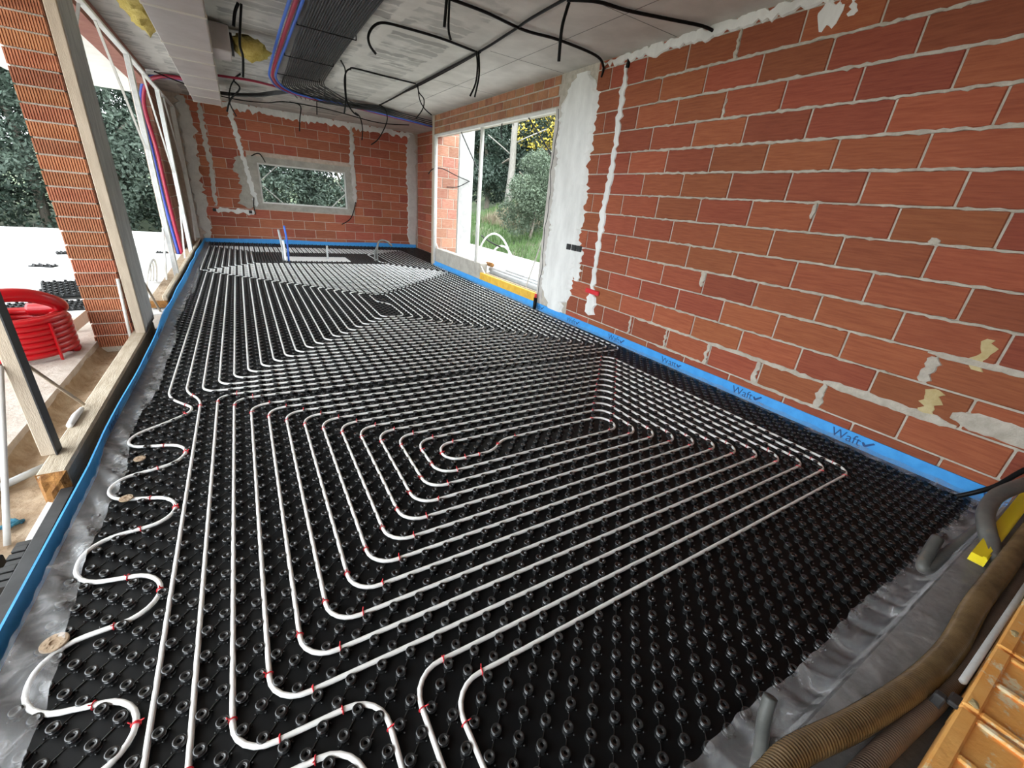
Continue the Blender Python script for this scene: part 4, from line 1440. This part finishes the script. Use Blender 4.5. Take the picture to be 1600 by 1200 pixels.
BLK = [
    ('long straight black conduit running down the ceiling toward the back', [(2.52, -0.8, 3.07), (2.52, 3.6, 3.07), (2.56, 4.5, 3.07), (2.61, 5.43, 3.07), (2.62, 7.43, 3.07), (2.64, 8.7, 3.07), (2.61, 9.7, 3.05)], 0.013),
    ('second black conduit hugging the long straight one on the ceiling', [(2.62, 5.35, 3.07), (2.645, 6.3, 3.07), (2.655, 7.5, 3.07), (2.64, 8.2, 3.07)], 0.012),
    ('black conduit ending in a free hanging hook below the ceiling', [(2.57, 5.39, 3.07), (2.12, 5.3, 3.07), (1.76, 5.3, 3.07), (1.51, 5.3, 3.06), (1.40, 5.3, 3.01), (1.34, 5.3, 2.92), (1.35, 5.3, 2.84), (1.41, 5.3, 2.78)], 0.013),
    ('black conduit crossing the ceiling into the white plaster column', [(1.79, 4.32, 3.07), (2.17, 4.34, 3.07), (2.61, 4.40, 3.06), (3.01, 4.38, 3.07), (3.55, 4.41, 3.06), (3.76, 4.50, 3.02), (3.80, 4.55, 2.93)], 0.014),
    ('black conduit crossing the ceiling into the top of the large brick wall', [(2.54, 3.62, 3.07), (2.74, 3.47, 3.07), (3.03, 3.41, 3.07), (3.37, 3.29, 3.07), (3.68, 3.15, 3.06), (3.82, 3.11, 3.04)], 0.014),
    ('thick black conduit end hanging straight nearest the large brick wall', [(2.58, 3.64, 3.07), (2.57, 3.65, 3.02), (2.54, 3.65, 2.88), (2.545, 3.65, 2.66)], 0.014),
    ('left one of the two short black ends hanging at the top edge', [(1.775, 4.33, 3.08), (1.77, 4.34, 2.97), (1.76, 4.34, 2.87)], 0.014),
    ('right one of the two short black ends hanging at the top edge', [(1.80, 4.33, 3.08), (1.80, 4.34, 2.87), (1.825, 4.34, 2.79)], 0.011),
    ('left strand of the black pair hanging from the conduit crossing', [(2.57, 5.36, 3.07), (2.59, 5.35, 2.93), (2.575, 5.35, 2.76), (2.51, 5.35, 2.62)], 0.011),
    ('right strand of the black pair hanging from the conduit crossing', [(2.60, 5.36, 3.07), (2.615, 5.35, 2.85), (2.57, 5.35, 2.62)], 0.011),
    ('black conduit crossing from the ribbon bundle to the long straight one', [(1.60, 7.40, 3.04), (1.66, 7.42, 3.07), (2.09, 7.46, 3.07), (2.58, 7.48, 3.07)], 0.011),
    ('black cable drooping out of the ribbon bundle and curling right', [(1.42, 7.1, 3.05), (1.50, 7.3, 3.03), (1.53, 7.4, 2.98), (1.52, 7.4, 2.80), (1.53, 7.4, 2.64), (1.60, 7.4, 2.53), (1.68, 7.4, 2.49)], 0.010),
    ('black cable hanging straight beside the one that curls right', [(1.60, 7.40, 3.05), (1.54, 7.4, 3.0), (1.51, 7.4, 2.88), (1.51, 7.4, 2.66), (1.48, 7.4, 2.49)], 0.011),
    ('black loop hanging leftward near the window lintel', [(2.61, 7.5, 3.07), (2.64, 7.5, 2.97), (2.72, 7.5, 2.89), (2.70, 7.5, 2.76), (2.59, 7.5, 2.61)], 0.009),
    ('black loop hanging rightward near the window lintel', [(2.62, 7.5, 3.07), (2.65, 7.5, 2.88), (2.73, 7.5, 2.77), (2.85, 7.5, 2.70)], 0.009),
    ('black cable curling like a C before the back wall', [(2.50, 9.3, 3.0), (2.62, 9.3, 2.92), (2.63, 9.3, 2.73), (2.47, 9.3, 2.44), (2.32, 9.3, 2.31)], 0.010),
    ('short black cable end above the right side of the back window', [(2.25, 10.2, 2.92), (2.34, 10.2, 2.86), (2.38, 10.2, 2.67), (2.36, 10.2, 2.45)], 0.011),
    ('black cable end hanging above the middle of the back window', [(1.15, 11.0, 3.01), (1.30, 11.0, 3.0), (1.35, 11.0, 2.94), (1.31, 11.0, 2.74), (1.28, 11.0, 2.51)], 0.011),
    ('thin short black end hanging beneath the ribbon bundle end', [(1.54, 10.1, 3.04), (1.54, 10.15, 3.0), (1.52, 10.15, 2.76)], 0.009),
    ('short thick black end hanging at the top left by the duct', [(0.26, 6.0, 3.08), (0.22, 6.0, 3.0), (0.19, 6.0, 2.88)], 0.015),
    ('long black end hanging past the right mineral wool wad', [(0.285, 6.0, 3.08), (0.225, 6.0, 2.76), (0.235, 6.0, 2.64), (0.21, 6.0, 2.46)], 0.012),
    ('twisted black cable hanging beside the air duct end', [(0.30, 9.5, 3.07), (0.20, 9.7, 3.0), (0.27, 9.75, 2.90), (0.11, 9.8, 2.72), (0.03, 9.8, 2.53)], 0.014),
    ('thin black cable crossing the twisted one beside the air duct', [(0.26, 9.6, 3.06), (0.14, 9.8, 2.91), (0.09, 9.8, 2.68), (0.16, 9.8, 2.48)], 0.010),
    ('short dark wire bent over the back window corner', [(0.40, 13.09, 2.03), (0.57, 13.05, 2.10), (0.68, 13.04, 1.92)], 0.011),
    ('dark wire hanging below the right end of the back window', [(2.77, 13.10, 1.18), (2.70, 13.05, 0.95), (2.58, 13.05, 0.72), (2.36, 13.05, 0.58)], 0.011),
    ('dark wire hanging below the left end of the back window', [(0.33, 13.10, 1.10), (0.30, 13.06, 0.92), (0.31, 13.06, 0.70)], 0.011),
]
for (lab, pts, r) in BLK:
    cable(pts, r, 'conduit_black', lab)
cable([(3.66, 9.80, 1.95), (3.76, 9.78, 2.06), (3.99, 9.80, 2.09), (4.38, 9.85, 1.98), (4.68, 9.88, 1.91), (4.66, 9.86, 1.89), (4.39, 9.83, 1.76), (4.11, 9.83, 1.73)], 0.010, 'conduit_black',
      'black cable looping across the window opening to the concrete column')
for (x, y, lab) in ((3.782, 4.49, 'right'), (3.782, 4.60, 'middle'), (3.782, 4.71, 'left')):
    tb = MB().box(XR - 0.032, XR - 0.01, y - 0.045, y + 0.045, 0.985, 1.06, 0.005)
    o = empty('socket_box', (XR - 0.02, y, 1.02))
    hs_ = child_at(tb.obj('housing', 'box_black'), o)
    MB().box(XR - 0.036, XR - 0.032, y - 0.028, y + 0.028, 0.998, 1.048, 0.002).obj('inset', 'conduit_dark', hs_)
    tag(o, 'black socket box on the white plaster column, %s of three' % lab, 'socket box', 'socket boxes on the plaster column')
# dark hole where the wall groove starts
tag(MB().tube([(XR + 0.01, 4.14, 3.03), (XR - 0.012, 4.13, 2.95)], 0.022, 10).obj('conduit_end', 'conduit_black', smooth=True),
    'black conduit end above the narrow plaster groove', 'conduit')
tag(MB().box(XR - 0.03, XR - 0.004, 3.98, 4.24, 0.50, 0.56, 0.01).obj('groove_clip', 'clip_red'), 'red clip behind the foot of the plaster groove', 'clip')

# ------------------------------------------------------------------ side window
win1 = struct(empty('window_1', (XR + 0.05, 7.5, 0.1)))
child_at(MB().box(XR - 0.01, XR + 0.05, WIN[0] + 0.06, WIN[1], 2.68, 2.72, 0.003).obj('head', 'steel_white'), win1)
child_at(MB().tube([(XR + 0.03, 7.60, 0.38), (XR + 0.03, 7.60, 2.70)], 0.035, 14).obj('mullion', 'steel_white', smooth=True), win1)
child_at(MB().tube([(XR + 0.0, 9.72, 0.05), (XR + 0.0, 9.72, 2.70)], 0.036, 14).obj('mullion', 'steel_white', smooth=True), win1)
child_at(MB().box(XR - 0.005, XR + 0.22, WIN[0] - 0.08, WIN[0] + 0.07, 0.02, 2.72, 0.006).obj('jamb', 'render_grey'), win1)
crk = MB().tube(smooth_path([(XR - 0.008, WIN[0] + 0.0 + 0.02 * math.sin(z * 7) + 0.012 * math.sin(z * 17), z) for z in np.linspace(0.1, 2.7, 22)], 3), 0.0045, 5)
child_at(crk.obj('joint_crack', 'conduit_dark'), win1)
for (a, b, m) in (((8.5, 2.68), (7.66, 1.98), 'conduit_dark'), ((6.11, 2.68), (5.42, 2.17), 'conduit_dark'), ((9.9, 0.66), (9.35, 0.20), 'steel_white'),
                  ((7.55, 0.47), (7.15, 0.20), 'steel_white'), ((5.40, 1.10), (5.75, 0.26), 'render_grey')):
    child_at(MB().tube([(XR + 0.03, a[0], a[1]), (XR + 0.03, b[0], b[1])], 0.010, 6).obj('corner_brace', m), win1)
child_at(MB().tube(smooth_path([(XR + 0.03, 6.9, 2.70), (XR + 0.03, 6.93, 2.58), (XR + 0.03, 6.87, 2.45)], 5), 0.010, 6).obj('hanging_wire', 'conduit_black'), win1)
tag(MB().box(XR - 0.0, XR + 0.16, 7.36, 9.66, -0.02, 0.40, 0.008).obj('sill_board', 'concrete'), 'grey board closing the foot of the far window half', 'board')
tag(MB().box(XR - 0.005, XR + 0.045, 5.40, 7.34, 0.0, 0.235, 0.006).obj('sill_board', 'yellow_board'), 'weathered yellow board closing the foot of the near window half', 'board')
tag(MB().box(XR + 0.046, XR + 0.10, 5.40, 7.3, 0.0, 0.20).box(XR + 0.05, XR + 0.075, 5.40, 7.3, 0.2, 0.25, 0.004).obj('sill_batten', 'timber_pale'), 'pale batten behind the yellow board', 'batten')
for i, (x, z, r, y1, lab) in enumerate(((3.98, 0.255, 0.055, 7.2, 'front one behind the yellow board'), (4.12, 0.27, 0.05, 7.5, 'middle one of three beyond the yellow board'),
                                        (4.26, 0.28, 0.05, 7.1, 'outermost one beyond the yellow board'))):
    tag(MB().tube([(x, 5.5, z), (x, y1, z + 0.005)], r, 16).obj('drain_pipe', 'pvc_grey', smooth=True), 'grey plastic drain pipe, the %s' % lab, 'pipe', 'grey pipes outside the window')
mb = MB()
for i in range(3):
    mb.box(3.97 + 0.1 * i, 4.06 + 0.1 * i, 5.45, 7.55, -0.1, 0.205, 0.01)
tag(mb.obj('timber_stack', 'timber_pale'), 'stack of battens under the grey drain pipes', 'battens')
tag(MB().tube([(3.95, 7.15, 0.40), (4.1, 7.62, 0.36)], 0.04, 10).obj('wood_log', 'end_grain', smooth=True), 'brown wooden log beside the grey drain pipes', 'log')
t = empty('pipe_coil', (4.75, 8.6, -0.1))
for i, R in enumerate((0.82, 0.58)):
    pts = [(4.70 + 0.15 * i, 8.45 - 0.1 * i + R * math.cos(a), 0.05 + R * 1.0 * math.sin(a)) for a in np.linspace(-0.1, math.pi + 0.1, 30)]
    child_at(MB().tube(pts, 0.020, 8).obj('turn', 'pipe_white', smooth=True), t)
tag(t, 'loops of white pipe standing outside the side window', 'pipe coil')
tag(MB().tube(smooth_path([(4.8, 9.3, 0.75), (4.75, 8.7, 0.66), (4.75, 8.3, 0.62)], 6), 0.016, 8).obj('pipe_end', 'conduit_black', smooth=True),
    'black pipe piece across the white loops outside', 'pipe')
# upright black conduit at the window foot
tag(MB().tube([(XR - 0.07, 5.30, 0.0), (XR - 0.06, 5.31, 0.19)], 0.028, 12).obj('floor_conduit', 'conduit_black', smooth=True), 'black conduit stub standing at the near window foot', 'conduit')
tag(MB().tube([(XR - 0.06, 5.31, 0.19), (XR - 0.058, 5.315, 0.25)], 0.02, 12).obj('cable_end', 'clip_red', smooth=True), 'red cap on the black conduit stub by the window', 'cap')

# ------------------------------------------------------------------ rough-in stubs on the far floor
tag(MB().box(0.69, 1.96, 10.08, 10.72, 0.0, 0.012, 0.003).obj('foam_board', 'white_board'), 'white rectangular board let into the black panels by the back wall', 'board')
cable([(0.63, 10.1, 0.0), (0.63, 10.1, 0.30), (0.60, 10.1, 0.62)], 0.022, 'pvc_grey', 'grey pipe stub standing left of the blue one', 'pipe stub', None, 'pipe_stub', 3, 12)
cable([(0.72, 10.08, 0.0), (0.73, 10.08, 0.4), (0.71, 10.08, 0.70)], 0.019, 'pipe_bright_blue', 'blue pipe stub standing before the back wall', 'pipe stub', None, 'pipe_stub', 3, 12)
cable([(0.66, 10.04, 0.0), (0.665, 10.04, 0.25), (0.655, 10.04, 0.42)], 0.02, 'pipe_white', 'short white pipe stub touching the blue one', 'pipe stub', None, 'pipe_stub', 3, 12)
cable([(1.53, 10.4, 0.0), (1.53, 10.4, 0.2), (1.535, 10.4, 0.30)], 0.02, 'pvc_grey', 'short grey pipe stub rising from the white board', 'pipe stub', None, 'pipe_stub', 3, 12)
cable([(2.58, 10.2, 0.0), (2.58, 10.2, 0.28), (2.64, 10.2, 0.46), (2.80, 10.2, 0.46), (2.92, 10.2, 0.36)], 0.022, 'conduit_grey', 'grey conduit stub bent over at the far right', 'pipe stub', None, 'pipe_stub', 6, 12)
cable([(2.52, 10.2, 0.0), (2.53, 10.2, 0.22), (2.60, 10.2, 0.36)], 0.02, 'conduit_grey', 'second grey conduit stub beside the bent one', 'pipe stub', None, 'pipe_stub', 6, 12)

# ------------------------------------------------------------------ near right corner
def hose(pts, r, pitch, m, lab, n=18):
    P = resample(smooth_path(pts, 12), pitch / 4)
    rad = [r, r * 0.97, r * 0.86, r * 0.97]
    return tag(MB().tube(P, lambda i: rad[i % 4], n).obj('ribbed_hose', m, smooth=True), lab, 'hose', 'ribbed hoses')


hose([(0.55, 0.105, 0.295), (0.871, 0.093, 0.30), (0.987, 0.088, 0.305), (1.202, 0.042, 0.31), (1.485, 0.0, 0.31), (1.746, -0.015, 0.31), (2.045, -0.003, 0.32), (2.522, -0.004, 0.33), (3.213, -0.004, 0.35)],
     0.034, 0.0095, 'hose_brown', 'dusty brown ribbed hose in the lower right corner, the upper one')
hose([(0.9, 0.0, 0.287), (1.07, -0.012, 0.287), (1.167, -0.018, 0.287), (1.366, -0.035, 0.287), (1.553, -0.05, 0.287), (1.904, -0.06, 0.287), (2.549, -0.055, 0.287)],
     0.025, 0.0085, 'hose_dark', 'dark ribbed hose lying between brown hose and orange bricks')
tag(MB().box(1.46, 1.485, -0.06, -0.035, 0.26, 0.345, 0.004).box(1.47, 1.52, -0.085, -0.06, 0.33, 0.345, 0.004).obj('pipe_tie', 'conduit_dark'), 'dark tie between the brown hose and the orange bricks', 'tie')
# orange hollow bricks on the ledge
t = empty('brick_course', (1.6, -0.2, 0.262))
for i in range(5):
    x0 = 0.78 + i * 0.345
    br_ = empty('brick_unit')
    bpy.data.objects.remove(br_)
    mb = MB()
    y0, y1, z0, z1 = -0.36, -0.082, 0.262, 0.37
    # slab with pockets: frame bars and recessed floors
    mb.box(x0, x0 + 0.33, y0, y1, z0, z1 - 0.012, 0.006)
    mb.box(x0, x0 + 0.33, y1 - 0.035, y1, z1 - 0.012, z1, 0.006)
    mb.box(x0, x0 + 0.33, y0, y0 + 0.03, z1 - 0.012, z1, 0.006)
    for q in range(3):
        xa = x0 + q * 0.155
        mb.box(xa, xa + 0.02, y0 + 0.03, y1 - 0.035, z1 - 0.012, z1 - 0.002, 0.004)
    mb.box(x0 + 0.02, x0 + 0.31, -0.235, -0.205, z1 - 0.012, z1 - 0.004, 0.004)
    child_at(mb.obj('brick', 'brick_orange'), t)
for i in range(9):
    rs = np.random.default_rng(300 + i)
    x = 0.95 + 0.19 * i + rs.uniform(-0.05, 0.05)
    y = -0.10 if i % 2 else -0.22
    mb = MB()
    n = 9
    vs = [(x, y, 0.3745)]
    for q in range(n):
        a = 2 * math.pi * q / n
        rr = rs.uniform(0.007, 0.013)
        vs.append((x + 1.6 * rr * math.cos(a), y + rr * math.sin(a), 0.371))
    vs += [(vx, vy, 0.366) for (vx, vy, vz) in vs[1:]]
    mb.add(vs, [(0, 1 + q, 1 + (q + 1) % n) for q in range(n)] + [(1 + q, 1 + n + q, 1 + n + (q + 1) % n, 1 + (q + 1) % n) for q in range(n)])
    child_at(mb.obj('mortar_dab', 'stain_mortar'), t)
tag(t, 'course of orange hollow bricks with mortar dabs in the lower right corner', 'brick course')
tag(MB().tube([(1.58, -0.066, 0.345), (2.303, -0.072, 0.345), (3.0, -0.075, 0.35)], 0.009, 10).obj('grey_cable', 'concrete_pale', smooth=True), 'pale grey tube between dark hose and orange bricks', 'tube')
# grey loop of conduit, yellow bar, black conduit
cable([(3.258, 0.099, 0.22), (3.039, 0.136, 0.16), (2.786, 0.163, 0.09), (2.617, 0.178, 0.052), (2.57, 0.196, 0.055), (2.642, 0.210, 0.085), (2.768, 0.222, 0.13)], 0.026, 'conduit_grey',
      'muddy grey conduit bent back on itself above the film', 'conduit', None, 'conduit', 7, 12)
cable([(2.50, 0.03, 0.285), (2.60, 0.06, 0.30), (2.664, 0.096, 0.325), (2.785, 0.135, 0.35), (2.938, 0.147, 0.38), (3.053, 0.125, 0.41), (3.25, 0.081, 0.43)], 0.032, 'conduit_grey',
      'thick grey conduit arching over the yellow bar', 'conduit', None, 'conduit', 7, 14)
tag(MB().beam((2.44, 0.066, 0.288), (3.6, 0.076, 0.345), 0.05, 0.04).beam((2.44, 0.052, 0.310), (3.6, 0.062, 0.367), 0.012, 0.008).obj('yellow_bar', 'yellow_plastic'),
    'bright yellow bar at the right picture edge', 'bar')
bc = MB()
bc.tube(smooth_path([(3.60, 0.315, 0.045), (3.62, 0.255, 0.115), (3.61, 0.20, 0.205), (3.58, 0.15, 0.345), (3.55, 0.08, 0.50)], 7), 0.014, 12, cap=False)
tag(bc.obj('conduit', 'conduit_black', smooth=True), 'thin black conduit with open end at the right brick wall', 'conduit')
cable([(1.085, 0.145, 0.0), (1.10, 0.165, 0.08), (1.115, 0.19, 0.16), (1.14, 0.205, 0.22)], 0.019, 'conduit_grey', 'grey conduit stub standing on the studs near the brown hose', 'conduit', None, 'conduit', 5, 12)

# ------------------------------------------------------------------ trees and grass outside
def leaf_cloud(centres, n, size, seed):
    rs = np.random.default_rng(seed)
    cs = np.array([c[:3] for c in centres])
    rr = np.array([c[3:6] for c in centres])
    vol = rr.prod(1) ** 0.72
    pick = rs.choice(len(cs), n, p=vol / vol.sum())
    d = rs.normal(size=(n, 3))
    d /= np.linalg.norm(d, axis=1)[:, None]
    rad = rs.uniform(0.45, 1.0, n) ** 0.45
    rad *= 1 + 0.16 * np.sin(d[:, 0] * 9 + pick) * np.sin(d[:, 2] * 8 + pick * 2)
    p = cs[pick] + d * rad[:, None] * rr[pick]
    a = rs.normal(size=(n, 3))
    a /= np.linalg.norm(a, axis=1)[:, None]
    b = np.cross(a, rs.normal(size=(n, 3)))
    b /= np.linalg.norm(b, axis=1)[:, None]
    s = size * rs.uniform(0.6, 1.4, n)[:, None]
    V = np.stack([p - a * s, p - b * s * 0.42, p + a * s, p + b * s * 0.42], 1).reshape(-1, 3)
    Q = np.arange(n * 4).reshape(-1, 4)
    return V, Q


def tree(name, loc, h, cr, n, size, leaf, lab, seed, trunk_r=0.13, low=0.12, lumps=16, cat='tree', group=None):
    rs = np.random.default_rng(seed)
    t_ = empty(name, loc)
    x, y, z = 0, 0, 0
    tp = [(0, 0, -0.3), (rs.normal(0, 0.08), rs.normal(0, 0.08), h * 0.3), (rs.normal(0, 0.2), rs.normal(0, 0.2), h * 0.6), (rs.normal(0, 0.3), rs.normal(0, 0.3), h * 0.9)]
    P = smooth_path(tp, 5)
    trk = MB().tube(P, lambda i: trunk_r * (1 - 0.8 * i / len(P)), 8).obj('trunk', 'bark', t_, True)
    for q in range(5):
        a = rs.uniform(0, 6.28)
        z0 = h * rs.uniform(0.25, 0.6)
        MB().tube(smooth_path([(0, 0, z0), (cr * 0.4 * math.cos(a), cr * 0.4 * math.sin(a), z0 + h * 0.12), (cr * 0.8 * math.cos(a), cr * 0.8 * math.sin(a), z0 + h * 0.2)], 3),
                  trunk_r * 0.3, 5).obj('branch', 'bark', trk, True)
    cen = []
    for q in range(lumps):
        zt = rs.uniform(low, 0.93)
        spread = cr * (1.0 - 0.55 * abs(zt - 0.45) / 0.55)
        a, rr = rs.uniform(0, 6.28), spread * rs.uniform(0.2, 0.85)
        e = cr * rs.uniform(0.28, 0.5)
        cen.append((rr * math.cos(a), rr * math.sin(a), h * zt, e, e, e * rs.uniform(0.7, 1.0)))
    V, Q = leaf_cloud(cen, n, size, seed + 1)
    o = bpy.data.objects.new('crown', fast_mesh('crown', V, Q, leaf, False))
    link(o, t_)
    return tag(t_, lab, cat, group)


G = 'trees beyond the terrace'
TL = (('second', 'front'), ('third', 'front'), ('fourth', 'front'), ('fifth', 'front'), ('sixth', 'front'), ('first', 'front'), ('first', 'middle'), ('second', 'middle'), ('third', 'middle'), ('first', 'back'), ('second', 'back'))
TB = (('left', 'nearest'), ('right', 'nearest'), ('left', 'middle'), ('right', 'middle'), ('left', 'farthest'), ('right', 'farthest'))
for i, (x, y, h, cr, lf) in enumerate(((-9.0, 18.0, 8.0, 3.4, 'leaf_dark'), (-6.8, 17.2, 7.0, 2.4, 'leaf_grey'), (-4.9, 18.2, 8.5, 2.8, 'leaf_dark'), (-3.0, 17.3, 7.2, 2.2, 'leaf_grey'),
                                       (-1.4, 18.6, 8.5, 2.6, 'leaf_dark'), (-12.5, 17.0, 9.0, 4.0, 'leaf_dark'), (-7.8, 21.5, 10.5, 3.8, 'leaf_dark'), (-3.5, 22.0, 10.5, 3.8, 'leaf_dark'), (-0.2, 20.4, 9.5, 2.8, 'leaf_grey'), (-5.6, 26.0, 13.0, 4.6, 'leaf_dark'), (-1.0, 26.5, 13.0, 4.6, 'leaf_dark'))):
    tree('evergreen_tree', (x, y, -0.45), h, cr, 26000, 0.062, lf, 'evergreen tree beyond the terrace, %s from the left in the %s row' % (TL[i]), 400 + i, low=0.06, lumps=24, group=G)
for i, (x, y, h, cr, lf) in enumerate(((1.3, 19.5, 6.5, 2.2, 'leaf_grey'), (3.6, 18.6, 5.5, 2.0, 'leaf_grey'), (2.4, 22.5, 9.0, 3.5, 'leaf_dark'), (5.6, 21.0, 7.0, 2.6, 'leaf_dark'),
                                       (0.9, 27.5, 13.0, 5.0, 'leaf_dark'), (5.2, 26.5, 13.0, 5.0, 'leaf_dark'))):
    tree('evergreen_tree', (x, y, -0.3), h, cr, 24000, 0.055, lf, 'evergreen tree seen through the back window, %s one of the %s pair' % TB[i], 440 + i, low=0.14, lumps=18, group='trees behind the back window')
# right: bush in front of the hillside, birch-like trunk, yellow trees
gz = ground_z(9.4, 13.7)
tree('olive_bush', (9.5, 14.4, ground_z(9.5, 14.4)), 3.0, 1.25, 26000, 0.04, 'leaf_olive', 'round grey-green bush on the slope outside the side window', 470, 0.07, 0.16, 26, 'bush')
for i, (x, y, h, cr, lf, n, lab) in enumerate((
        (17.5, 22.0, 10.0, 4.0, 'leaf_yellow', 9000, 'sunlit yellow tree at the upper right of the side window'),
        (16.0, 28.5, 11.0, 4.5, 'leaf_olive', 9000, 'green tree behind the pale trunk on the slope'),
        (14.5, 30.5, 9.0, 2.6, 'leaf_yellow', 4000, 'yellow leaved tree beside the concrete column'),
        (19.5, 33.0, 13.0, 5.0, 'leaf_dark', 9000, 'tall dark tree farthest up the slope'),
        (16.5, 19.0, 7.0, 2.6, 'leaf_olive', 8000, 'green tree right of the round bush on the slope'),
        (13.0, 26.0, 6.0, 2.0, 'leaf_dark', 6000, 'dark low tree behind the concrete column'),
        (23.0, 27.0, 12.0, 5.0, 'leaf_olive', 8000, 'broad green tree high behind the yellow one'),
        (15.2, 24.5, 5.5, 2.4, 'leaf_dark', 7000, 'dark shrubby tree right of the bare pale trunk'),
        (12.4, 23.6, 4.6, 1.9, 'leaf_dark', 7000, 'dark shrubby tree just left of the bare pale trunk'),
        (18.5, 26.5, 9.0, 3.6, 'leaf_dark', 8000, 'dark tree filling the gap behind the round bush'))):
    tree('hillside_tree', (x, y, ground_z(x, y)), h, cr, n * 2, 0.085, lf, lab, 480 + i, 0.16, 0.22, 18)
zt = ground_z(12.6, 21.6)
tr = MB().tube(smooth_path([(12.6, 21.6, zt - 0.2), (12.75, 21.6, zt + 1.8), (12.7, 21.5, zt + 4), (12.9, 21.4, zt + 6.5)], 6), lambda i: 0.20 - 0.004 * i, 10)
t = empty('bare_trunk', (12.6, 21.6, zt))
child_at(tr.obj('trunk', 'trunk_pale', smooth=True), t)
for (z0, dx, dy, dz) in ((2.4, -0.7, 0.5, 0.9), (3.0, 0.9, -0.5, 0.8), (3.6, -0.6, -0.4, 1.2), (4.2, 0.6, 0.5, 1.4)):
    child_at(MB().tube([(12.72, 21.55, zt + z0), (12.72 + dx * 0.6, 21.55 + dy * 0.6, zt + z0 + dz * 0.4), (12.72 + dx * 1.6, 21.55 + dy * 1.6, zt + z0 + dz)], 0.03, 6).obj('branch', 'trunk_pale', smooth=True), t)
tag(t, 'bare pale tree trunk on the slope outside the side window', 'tree')


def tufts(n, xr_, yr_, hmin, hmax, m, name, lab, seed):
    rs = np.random.default_rng(seed)
    x = rs.uniform(*xr_, n)
    y = rs.uniform(*yr_, n)
    z = np.array([ground_z(a, b) for a, b in zip(x, y)])
    h = rs.uniform(hmin, hmax, n)
    a = rs.uniform(0, 6.28, n)
    wv = 0.012
    lx, ly = rs.normal(0, 0.3, n) * h, rs.normal(0, 0.3, n) * h
    p = np.stack([x, y, z - 0.02], 1)
    s = np.stack([np.cos(a) * wv, np.sin(a) * wv, np.zeros(n)], 1)
    tip = p + np.stack([lx, ly, h], 1)
    V = np.stack([p - s, p + s, tip], 1).reshape(-1, 3)
    Q = np.arange(n * 3).reshape(-1, 3)
    o = bpy.data.objects.new(name, fast_mesh(name, V, Q, m, False))
    o['kind'] = 'stuff'
    o['label'] = lab
    o['category'] = 'grass'
    link(o)


tufts(16000, (7.85, 14), (9, 22), 0.08, 0.35, 'grass_blade', 'grass', 'green grass growing on the slope outside the window', 1)
tufts(5000, (10.0, 12.5), (15.5, 19.5), 0.2, 0.6, 'grass_dry', 'dry_grass', 'dry pale grass on the slope behind the bush', 2)
